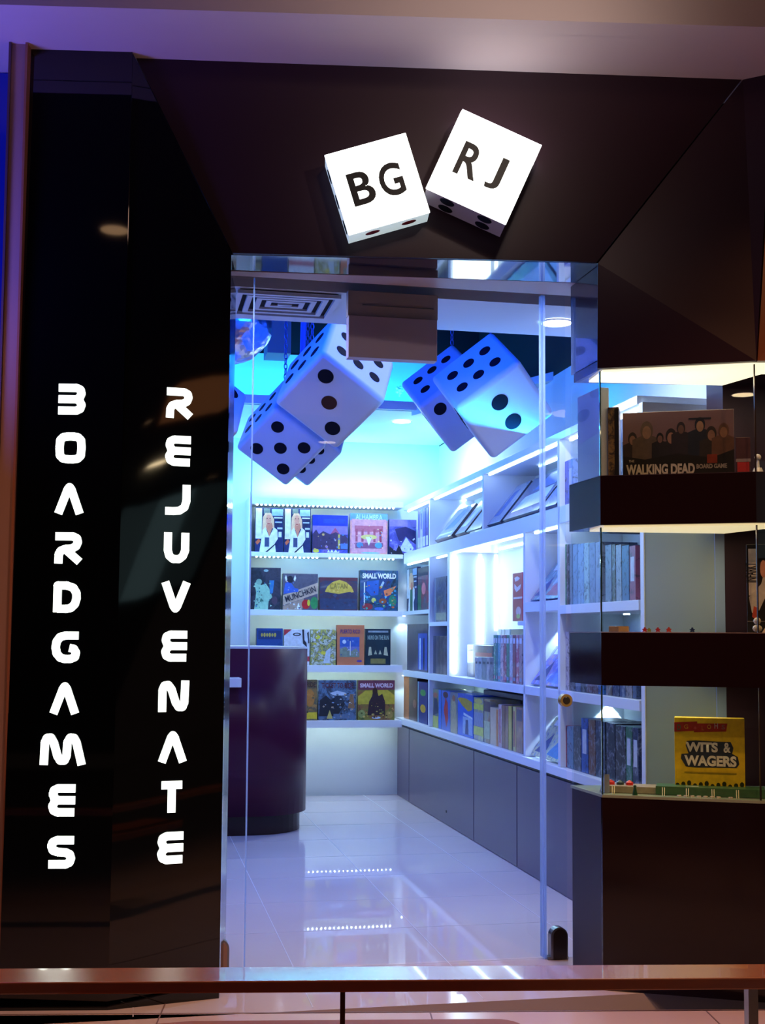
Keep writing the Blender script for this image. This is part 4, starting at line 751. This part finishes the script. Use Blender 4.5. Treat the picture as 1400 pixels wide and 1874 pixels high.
# middle deck pieces
def meeple_bm(s):
    bm = bmesh.new(); pts_ = [(-.5, 0), (-.12, 0), (0, .18), (.12, 0), (.5, 0), (.32, .38), (.55, .5), (.5, .66), (.2, .66), (.22, .82), (.12, .98), (-.12, .98), (-.22, .82), (-.2, .66), (-.5, .66), (-.55, .5), (-.32, .38)]
    a = [bm.verts.new((x*s, -s*.22, z*s)) for x, z in pts_]; b = [bm.verts.new((x*s, s*.22, z*s)) for x, z in pts_]
    bm.faces.new(a); bm.faces.new(b[::-1])
    for i in range(len(pts_)): j = (i+1) % len(pts_); bm.faces.new((a[i], b[i], b[j], a[j]))
    return bm
for x, y, zz, c, s, l in [(1180, 1155, 1.326, 'b02830', .018, 'tiny red meeple, leftmost on the middle deck'), (1188, 1155, 1.326, '8c8c30', .015, 'tiny olive meeple beside the leftmost red one'), (1204, 1155, 1.326, 'b02830', .018, 'tiny red meeple second on the middle deck'), (1224, 1155, 1.326, 'c03c28', .019, 'tiny orange red meeple third on the middle deck'), (1267, 1155, 1.326, '1c2c50', .018, 'tiny navy meeple right of the others on the middle deck')]:
    p = at_pl(x, y, nb_, cb_+.05); tag(mesh('meeple', meeple_bm(s), pm(c), (p.x, p.y, zz), RB_), l, 'game piece', 'meeples on the middle deck')
case_px(1114, 1150, 1146, 1156, 1.326, .06, .05, pm('8c7468'), 'small flat tan box on the middle deck by the glass joint', [R_(.5, 0, 1, 1, 'b08c60')])
case_px(1368, 1412, 996, 1158, 1.326, .10, .02, pm('1c1818'), 'magazine with a woman in white on the middle deck right edge', [R_(.08, .42, .42, .95, 'c8c0b0'), P_('c0b8a8', (.08, .4), (.2, .22), (.5, .25), (.95, .5), (.95, .9), (.6, .55)), P_('b84830', (.2, .18), (.28, .3), (.42, .28), (.38, .14)), R_(0, .12, 1, .13, '6c6460'), P_('d8c8b0', (.6, 0), (.95, .14), (.95, 0)), E_(.7, .72, .14, .1, 'c08468')], [('INFARKT', .17, .68, .85*3.7/3.7, .12, '1c1818', 90)], cat='magazine', name='magazine')
p = at_pl(1386, 1150, nb_, cb_+.03); bm = bmesh.new(); ball(bm, (0, 0, .042), .014, 2); ball(bm, (0, 0, .015), .018, 2, (1, .8, .8)); tag(mesh('figurine', bm, pm('c8c0a8'), (p.x, p.y, 1.326)), 'tiny cream figurine in front of the magazine', 'game piece')
# lower deck: yellow box, board and pieces
Y1 = pm('e0c020')
cr = [E_(.04+.083*i, .07+.018*(i % 3), .03, .035, '2a3010') for i in range(12)]+[R_(0, 0, 1, .06, '2a4018'), R_(.14, .245, .88, .262, 'a08c18')]
case_px(1235, 1364, 1314, 1434, .728, .13, .055, Y1, 'bright yellow party game box with bubble lettering in the lower case',
 [P_('a82c20', (0, .80), (0, .93), (.33, .95), (.33, .84), (.28, .82)), P_('a82c20', (.28, .80), (.30, .92), (.76, .93), (.74, .82)),
  P_('2c3840', (.16, .62), (.18, .68), (.3, .69), (.62, .68), (.8, .68), (.84, .6), (.82, .52), (.9, .48), (.92, .38), (.88, .33), (.3, .32), (.16, .33), (.09, .44), (.1, .50), (.2, .51))]+cr,
 [('D', .07, .865, .05, .075, '3c7858'), ('G', .17, .875, .06, .06, 'c89830'), ('*', .30, .86, .04, .04, 'c86858'), ('L', .41, .86, .035, .06, 'c07838'), ('O', .50, .88, .055, .06, 'd0b030'), ('H', .60, .895, .05, .075, 'b8b0a8'), ('S', .70, .88, .05, .06, '8c7468'), ('WITS', .39, .60, .46, .135, 'e8e0c0'), ('&', .75, .60, .10, .135, 'e8e0c0'), ('WAGERS', .51, .415, .74, .145, 'e8e0c0')], side='c8a818')
gb = case_px(1200, 1400, 1442, 1450, .717, .06, .10, pm('3c6840'), 'green folding game board lying in front of the yellow box', [])
cb2 = case_px(1112, 1232, 1440, 1448, .717, .07, .10, pm('9c9478'), 'beige game board lying at the left of the lower case', [])
for i, (x, c, l) in enumerate([(1118, 'c82020', 'red bead like token at the glass joint'), (1135, '1c3c48', 'dark teal token between the two red ones'), (1152, 'c82020', 'second red token, right of the teal one')]):
    p = at_pl(x, 1436, nb_, cb_+.12); bm = bmesh.new(); g_ = bmesh.ops.create_icosphere(bm, subdivisions=1, radius=.017); tag(mesh('token', bm, pm(c), (p.x, p.y, .7445)), l, 'game piece')
p = at_pl(1162, 1452, nb_, cb_+.025); bm = bmesh.new(); cyl(bm, (0, 0, 0), (0, 0, .03), .010, .004, 12); ball(bm, (0, 0, .032), .006, 2); tag(mesh('pawn', bm, pm('1c4c2c'), (p.x, p.y, .717)), 'small dark green cone pawn on the front of the lower case', 'game piece')
for i, x in enumerate((1243, 1255, 1267, 1279, 1291, 1303, 1315, 1337)):
    p = at_pl(x, 1450, nb_, cb_+.035); bm = bmesh.new(); cyl(bm, (0, 0, 0), (0, 0, .005), .009, .008, 14); tag(mesh('coin', bm, pm('c8b8a0'), (p.x, p.y, .7165)), 'cream coin %s before the yellow box' % ['farthest left in the row', 'second from the left', 'third from the left', 'in the middle', 'third from the right of the row', 'second from the right of the row', 'closing the row at the right'][i] if i < 7 else 'flat cream coin apart at the right before the yellow box', 'game piece', 'cream coins before the yellow box' if i < 7 else None)
for i, (x, n) in enumerate(((1122, 'by the glass joint'), (1214, 'left of the yellow box'), (1258, 'below the left of the yellow box'), (1305, 'below the middle of the yellow box'), (1350, 'below the right of the yellow box'))):
    p = at_pl(x, 1452, nb_, cb_+.02); bm = bmesh.new()
    for dx in (-.004, .004): cyl(bm, (dx, 0, .001), (dx+.006, .02, .03), .0016, .0016, 6)
    tag(mesh('clip', bm, pm('d8d0a0'), (p.x, p.y, .7165)), 'thin brass shelf clip '+n, 'clip')
p = at_pl(1255, 1437, nb_, cb_+.09); bm = bmesh.new(); cyl(bm, (0, 0, 0), (.045, -.01, 0), .011, .011, 16); cyl(bm, (-.02, .004, 0), (0, 0, 0), .010, .011, 16, 1)
tag(mesh('capsule', bm, [pm('d8dcc0'), pm('2c3038')], (p.x, p.y, .739), 0), 'pale capsule with a dark cap lying before the yellow box', 'capsule')
bm = bmesh.new(); vs = [bm.verts.new(v) for v in ((0, -.03, 0), (0, .03, 0), (0, -.028, .07), (.02, -.03, 0), (.02, .03, 0), (.02, -.028, .07))]
for f in ((0, 1, 2), (5, 4, 3), (0, 3, 4, 1), (1, 4, 5, 2), (2, 5, 3, 0)): bm.faces.new([vs[i] for i in f])
p = at_z(1096, 1443, .717); tag(mesh('card_wedge', bm, pm('8c94a8'), (1.062, 4.80, .717), .1), 'grey triangular card wedge behind the left glass corner', 'card')

# ------------------------------------------------------------------ illuminated sign dice on the header
def sign_die(label, corners, text, depth, yf, rot_deg, sides, pips, tsz, toff):
    P = [at_pl(x, y, (0, 1, 0), yf) for x, y in corners]; c = sum(P, Vector())/4
    s = sum((P[i]-P[(i+1) % 4]).length for i in range(4))/4; th = math.radians(rot_deg)
    u = Vector((math.cos(th), 0, math.sin(th))); v = Vector((-math.sin(th), 0, math.cos(th)))
    e = empty('sign_die', c, 0, label, 'sign'); h = s/2
    def quad(name, pts, mt_): 
        bm = bmesh.new(); bm.faces.new([bm.verts.new(q-c) for q in pts]); return mesh(name, bm, mt_, c, 0, e)
    Y = Vector((0, 1, 0)); f0 = -Y*.0
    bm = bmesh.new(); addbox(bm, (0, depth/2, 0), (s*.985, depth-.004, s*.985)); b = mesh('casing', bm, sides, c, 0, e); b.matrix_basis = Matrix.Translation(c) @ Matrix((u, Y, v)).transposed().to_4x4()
    bm = bmesh.new(); addbox(bm, (0, -.003, 0), (s, .010, s), 0, .003); b = mesh('front_panel', bm, M['lit'], c, 0, e); b.matrix_basis = Matrix.Translation(c) @ Matrix((u, Y, v)).transposed().to_4x4()
    R3 = Matrix((u, Y, v)).transposed()
    for k, ch in enumerate(text):
        title(ch, tsz[0]*s*(.62 if ch == 'J' else 1), tsz[1]*s, None, c+u*toff[k]*s+v*(.0)*s-Y*.0095, R3, e, .021, name='sign_character', mt=M['ink'])
    for (n, a, x, mt_) in pips:
        N = {'l': -u, 'b': -v, 'r': u, 't': v}[n]; Tn = {'l': v, 'b': u, 'r': v, 't': u}[n]
        pos = c+N*s*.4935+Tn*a*s+Y*x*depth; bm = bmesh.new(); cyl(bm, (0, 0, -.001), (0, 0, .0015), .028 if depth < .15 else .03, .028, 24)
        o = mesh('pip', bm, M[mt_]); Z = N; X_ = Y; Yv = Z.cross(X_); sc_ = .62 if depth < .15 else 1
        o.matrix_basis = Matrix.Translation(pos) @ Matrix((X_, Yv, Z)).transposed().to_4x4() @ Matrix.Diagonal((sc_, 1, 1, 1)); o.parent = e; o.matrix_parent_inverse = wm(e).inverted()
    return c, s
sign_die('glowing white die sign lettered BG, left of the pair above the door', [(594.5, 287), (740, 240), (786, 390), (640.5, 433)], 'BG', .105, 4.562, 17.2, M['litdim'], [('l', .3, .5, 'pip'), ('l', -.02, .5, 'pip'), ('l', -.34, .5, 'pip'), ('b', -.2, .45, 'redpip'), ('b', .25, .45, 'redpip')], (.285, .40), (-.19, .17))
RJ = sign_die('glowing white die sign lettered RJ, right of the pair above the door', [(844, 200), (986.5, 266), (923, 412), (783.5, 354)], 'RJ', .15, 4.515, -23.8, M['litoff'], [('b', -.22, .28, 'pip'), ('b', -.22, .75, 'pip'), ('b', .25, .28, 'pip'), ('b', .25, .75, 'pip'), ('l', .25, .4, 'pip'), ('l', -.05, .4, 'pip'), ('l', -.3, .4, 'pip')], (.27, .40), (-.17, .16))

c_, s_ = RJ; th = math.radians(-23.8); u_ = Vector((math.cos(th), 0, math.sin(th))); v_ = Vector((-math.sin(th), 0, math.cos(th))); par = [o for o in bpy.data.objects if o.name.startswith('sign_die')][-1]
bm = bmesh.new(); q = [u_*-.5*s_+v_*.5*s_, u_*.5*s_+v_*.5*s_, u_*.5*s_+v_*(.5*s_+.024)+Vector((0, .03, 0)), u_*-.5*s_+v_*(.5*s_+.024)+Vector((0, .03, 0)), u_*-.5*s_+v_*(.5*s_+.024)+Vector((0, .145, 0)), u_*.5*s_+v_*(.5*s_+.024)+Vector((0, .145, 0)), u_*.5*s_+v_*.45*s_+Vector((0, .145, 0)), u_*-.5*s_+v_*.45*s_+Vector((0, .145, 0))]
vv = [bm.verts.new(x) for x in q]
for f in ((0, 1, 2, 3), (3, 2, 5, 4), (4, 5, 6, 7), (7, 6, 1, 0), (0, 3, 4, 7), (1, 6, 5, 2)): bm.faces.new([vv[i] for i in f])
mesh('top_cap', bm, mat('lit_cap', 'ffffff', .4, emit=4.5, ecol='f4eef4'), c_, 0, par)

# ------------------------------------------------------------------ illuminated letters
SW = .255
LET = {
 'B': (.88, [[(.02, .87), (.6, .87), (.72, .81), (.75, .69), (.7, .56), (.6, .5), (.02, .5)], [(.6, .5), (.7, .44), (.76, .32), (.72, .19), (.6, .13), (.02, .13)]]),
 'O': (.96, [[(.13, .5), (.15, .25), (.25, .15), (.4, .13), (.56, .13), (.71, .15), (.81, .25), (.83, .5), (.81, .75), (.71, .85), (.56, .87), (.4, .87), (.25, .85), (.15, .75), (.13, .5)]]),
 'A': (.92, [[(.12, 0), (.40, .78), (.46, .86), (.52, .78), (.80, 0)]]),
 'R': (.86, [[(.02, .87), (.58, .87), (.70, .81), (.73, .69), (.68, .56), (.56, .49), (.34, .47), (.20, .41), (.14, .3), (.13, 0)], [(.34, .46), (.80, .06)]]),
 'D': (.86, [[(.13, .02), (.13, .87), (.42, .87), (.62, .80), (.72, .64), (.73, .46), (.68, .28), (.56, .16), (.42, .13), (.13, .13)]]),
 'G': (.90, [[(.84, .87), (.44, .87), (.26, .82), (.16, .68), (.13, .5), (.17, .3), (.28, .17), (.42, .13), (.60, .13), (.74, .19), (.77, .33), (.70, .45), (.56, .48)]]),
 'M': (1.44, [[(.12, 0), (.14, .7), (.20, .84), (.32, .85), (.42, .68), (.54, .28), (.63, .14), (.76, .14), (.82, .28), (.84, .7), (.92, .85), (1.04, .84), (1.12, .7), (1.30, 0)]]),
 'E': (.84, [[(.82, .87), (.28, .87), (.16, .81), (.13, .69), (.18, .56), (.28, .5), (.82, .5)], [(.28, .5), (.18, .44), (.12, .32), (.16, .19), (.28, .13), (.80, .13)]]),
 'S': (.86, [[(.82, .87), (.30, .87), (.17, .81), (.13, .69), (.18, .56), (.32, .51), (.58, .49), (.70, .43), (.74, .31), (.70, .19), (.58, .13), (.05, .13)]]),
 'J': (.82, [[(.70, 1), (.70, .46), (.64, .26), (.48, .15), (.30, .13), (.02, .13)]]),
 'U': (.82, [[(.13, 1), (.13, .42), (.18, .24), (.30, .14), (.50, .14), (.62, .24), (.69, .42), (.69, 1)]]),
 'V': (.92, [[(.12, 1), (.40, .22), (.46, .14), (.52, .22), (.82, 1)]]),
 'N': (.98, [[(.13, 0), (.13, .7), (.19, .84), (.31, .86), (.42, .72), (.56, .30), (.66, .15), (.78, .15), (.84, .3), (.86, 1)]]),
 'T': (.66, [[(.0, .87), (.66, .87)], [(.33, .87), (.33, 0)]]),
}
def letter_mesh(ch, H):
    wd, strokes = LET[ch]; bm = bmesh.new(); r = SW/2
    def add(poly):
        vs = [bm.verts.new(((x-wd/2)*H, 0, (z-.5)*H)) for x, z in poly]; bm.faces.new(vs)
    for st in strokes:
        for i in range(len(st)-1):
            p, q = Vector(st[i]), Vector(st[i+1]); d = (q-p).normalized(); n = Vector((-d.y, d.x))*r
            add([tuple(p+n), tuple(p-n), tuple(q-n), tuple(q+n)])
        for p in st[1:-1]: add([(p[0]+r*math.cos(k*math.pi/8), p[1]+r*math.sin(k*math.pi/8)) for k in range(16)])
    bmesh.ops.triangulate(bm, faces=bm.faces)
    g_ = bmesh.ops.extrude_face_region(bm, geom=list(bm.faces)); 
    for v in [x for x in g_['geom'] if isinstance(x, bmesh.types.BMVert)]: v.co.y += .004
    return bm
def on_left(x, y):
    """point and normal on the left fascia under a picture point"""
    P = at_pl(x, y, (0, 1, 0), 4.58)
    for _ in range(6): P = at_pl(x, y, (0, 1, 0), OUT(P.z) if P.x < -.74 else INN(P.x, P.z))
    if P.x < -.74: return P, Vector((0, -1, .0225)).normalized()
    e_ = .01; n = Vector(((INN(P.x+e_, P.z)-INN(P.x-e_, P.z))/(2*e_), -1, (INN(P.x, P.z+e_)-INN(P.x, P.z-e_))/(2*e_))).normalized(); return P, n
def column(word, ys, x0, x1, y0, y1, col, nth):
    seen = {}
    for i, (ch, y) in enumerate(zip(word, ys)):
        x = x0+(x1-x0)*(y-y0)/(y1-y0); p, nl = on_left(x, y); p = p+nl*.0055; rzl = math.atan2(nl.x, -nl.y)
        top = 'top' if i == 0 else ('bottom' if i == len(word)-1 else 'number %d from the top' % (i+1))
        lab = 'glowing white letter %s, %s in the %s' % (ch, {'top': 'topmost', 'bottom': 'lowest'}.get(top, 'between %s and %s' % (word[i-1], (word+' ')[i+1])), col)
        o = mesh('sign_letter', letter_mesh(ch, .1125), M['letter'], p, rzl); tag(o, lab, 'letter', 'letters of the '+col)
column('BOARDGAMES', (731, 820, 912, 1003, 1093, 1184.5, 1277, 1370.5, 1464.5, 1559.5), 131.5, 112, 731, 1560, 'left column', 0)
column('REJUVENATE', (738, 825.5, 915, 1003, 1093.5, 1182.5, 1274, 1366, 1458, 1551.5), 328, 312, 737, 1551, 'right column', 0)

# ------------------------------------------------------------------ foreground rail
rl = empty('wooden_railing', (.1, 2.85, .4), 0, 'brown varnished wooden railing with slim steel posts in the foreground', 'railing')
RY = 2.84
ztop = at_pl(700, 1794, (0, 1, 0), RY).z; zbot = at_pl(700, 1816, (0, 1, 0), RY).z
back_y = at_z(700, 1768, ztop).y
bm = bmesh.new(); addbox(bm, (0, (back_y-RY)/2, (zbot-ztop)/2), (3.6, back_y-RY, ztop-zbot), 0, .003); mesh('top_rail', bm, M['wood'], (.15, RY, ztop), .004, rl)
zl = at_pl(700, 1866, (0, 1, 0), RY+.16).z; xa = at_z(352, 1868, zl).x; xb = at_z(905, 1868, zl).x; yb_ = RY+.16
pts = [(xa-.3, RY-.3), (xb+.06, RY-.3), (xb+.06, yb_-.06)]+[(xb+.06*math.cos(k*math.pi/12), yb_-.06+.06*math.sin(k*math.pi/12)) for k in range(7)]+[(xa, yb_), (xa-.12, yb_-.03), (xa-.3, yb_-.1)]
prism('bench_board', pts, zl-.03, zl, mat('stained_wood_matt', '8a4a2c', .55, spec=.3), rl)
for x, w_, mt_ in ((627, .011, 'bronze'), (1376, .022, 'steel')):
    p = at_pl(x, 1840, (0, 1, 0), RY+.03); box('post', (p.x, RY+.035, zbot/2), (w_, .03, zbot-.002), M[mt_], rl)

# ------------------------------------------------------------------ mall side seen only in the reflections
def seen_in(px, n, P, zc=None, yc=None):
    d = ray(*px); d = d-2*n*n.dot(d)
    return P+d*((zc-P.z)/d.z) if zc is not None else P+d*((yc-P.y)/d.y)
M['dimlamp'] = mat('dim_lamp', 'ffffff', .4, emit=3.5, ecol='ffc890')
for px, fasc, q, mt_, rd in [((210, 420), 1, 'above the black wall', 'dimlamp', .085), ((290, 847), 1, 'far across the mall', 'warmlamp', .12), ((383, 875), 1, 'farther across the mall', 'dimlamp', .12), ((272, 772), 1, 'midway across the mall', 'dimlamp', .03), ((1353, 722), 0, 'in front of the display case', 'warmlamp', .13)]:
    if fasc: P, n = on_left(*px)
    else: n = -nb_; P = at_pl(px[0], px[1], nb_, cb_)
    Q = seen_in(px, n, P, 3.899)
    if abs(Q.x) < 7.6 and Q.y > -13.6: downlight(Q, rd, 'round warm downlight in the mall ceiling '+q, mt_, grp='mall ceiling downlights')
    else: print('lamp out', q, Q)
def far_quad(x0, y0, x1, y1, yc):
    c = []
    for x, y in ((x0, y0), (x1, y0), (x1, y1), (x0, y1)): P, n = on_left(x, y); c.append(seen_in((x, y), n, P, None, yc))
    return min(q.x for q in c), max(q.x for q in c), min(q.z for q in c), max(q.z for q in c)
fx0, fx1, fz0, fz1 = far_quad(238, 895, 355, 1060, -7.9); print('far window', fx0, fx1, fz0, fz1)
fz1 = min(fz1, 3.7)
sh = empty('shop_window', ((fx0+fx1)/2, -7.95, 0), 0, 'pale lit shop window across the mall', 'window')
wf = (fx1-fx0)/3
for k, e_ in enumerate((.22, .55, .12)): box('pane', (fx0+wf*(k+.5), -7.95, (fz0+fz1)/2), (wf*.92, .05, fz1-fz0), mat('far_window', '8ca0a0', .4, emit=e_*2.4, ecol='7c9ca0'), sh)
box('frame', ((fx0+fx1)/2, -8.0, (fz0+fz1)/2), (fx1-fx0+.2, .05, fz1-fz0+.2), M['dark'], sh)
bx0, bx1, bz0, bz1 = far_quad(332, 700, 420, 740, -1.5); print('beam', bx0, bx1, bz0, bz1)
hbm = box('hanging_beam', ((bx0+bx1)/2, -1.6, (bz0+bz1)/2), (bx1-bx0, .2, max(.15, bz1-bz0)), mat('beam_glow', '8c5a3c', .5, emit=1.6, ecol='c07848')); tag(hbm, 'warm beam with added glow hanging from the mall ceiling', 'beam')  # emission stands in for warm light falling on the beam
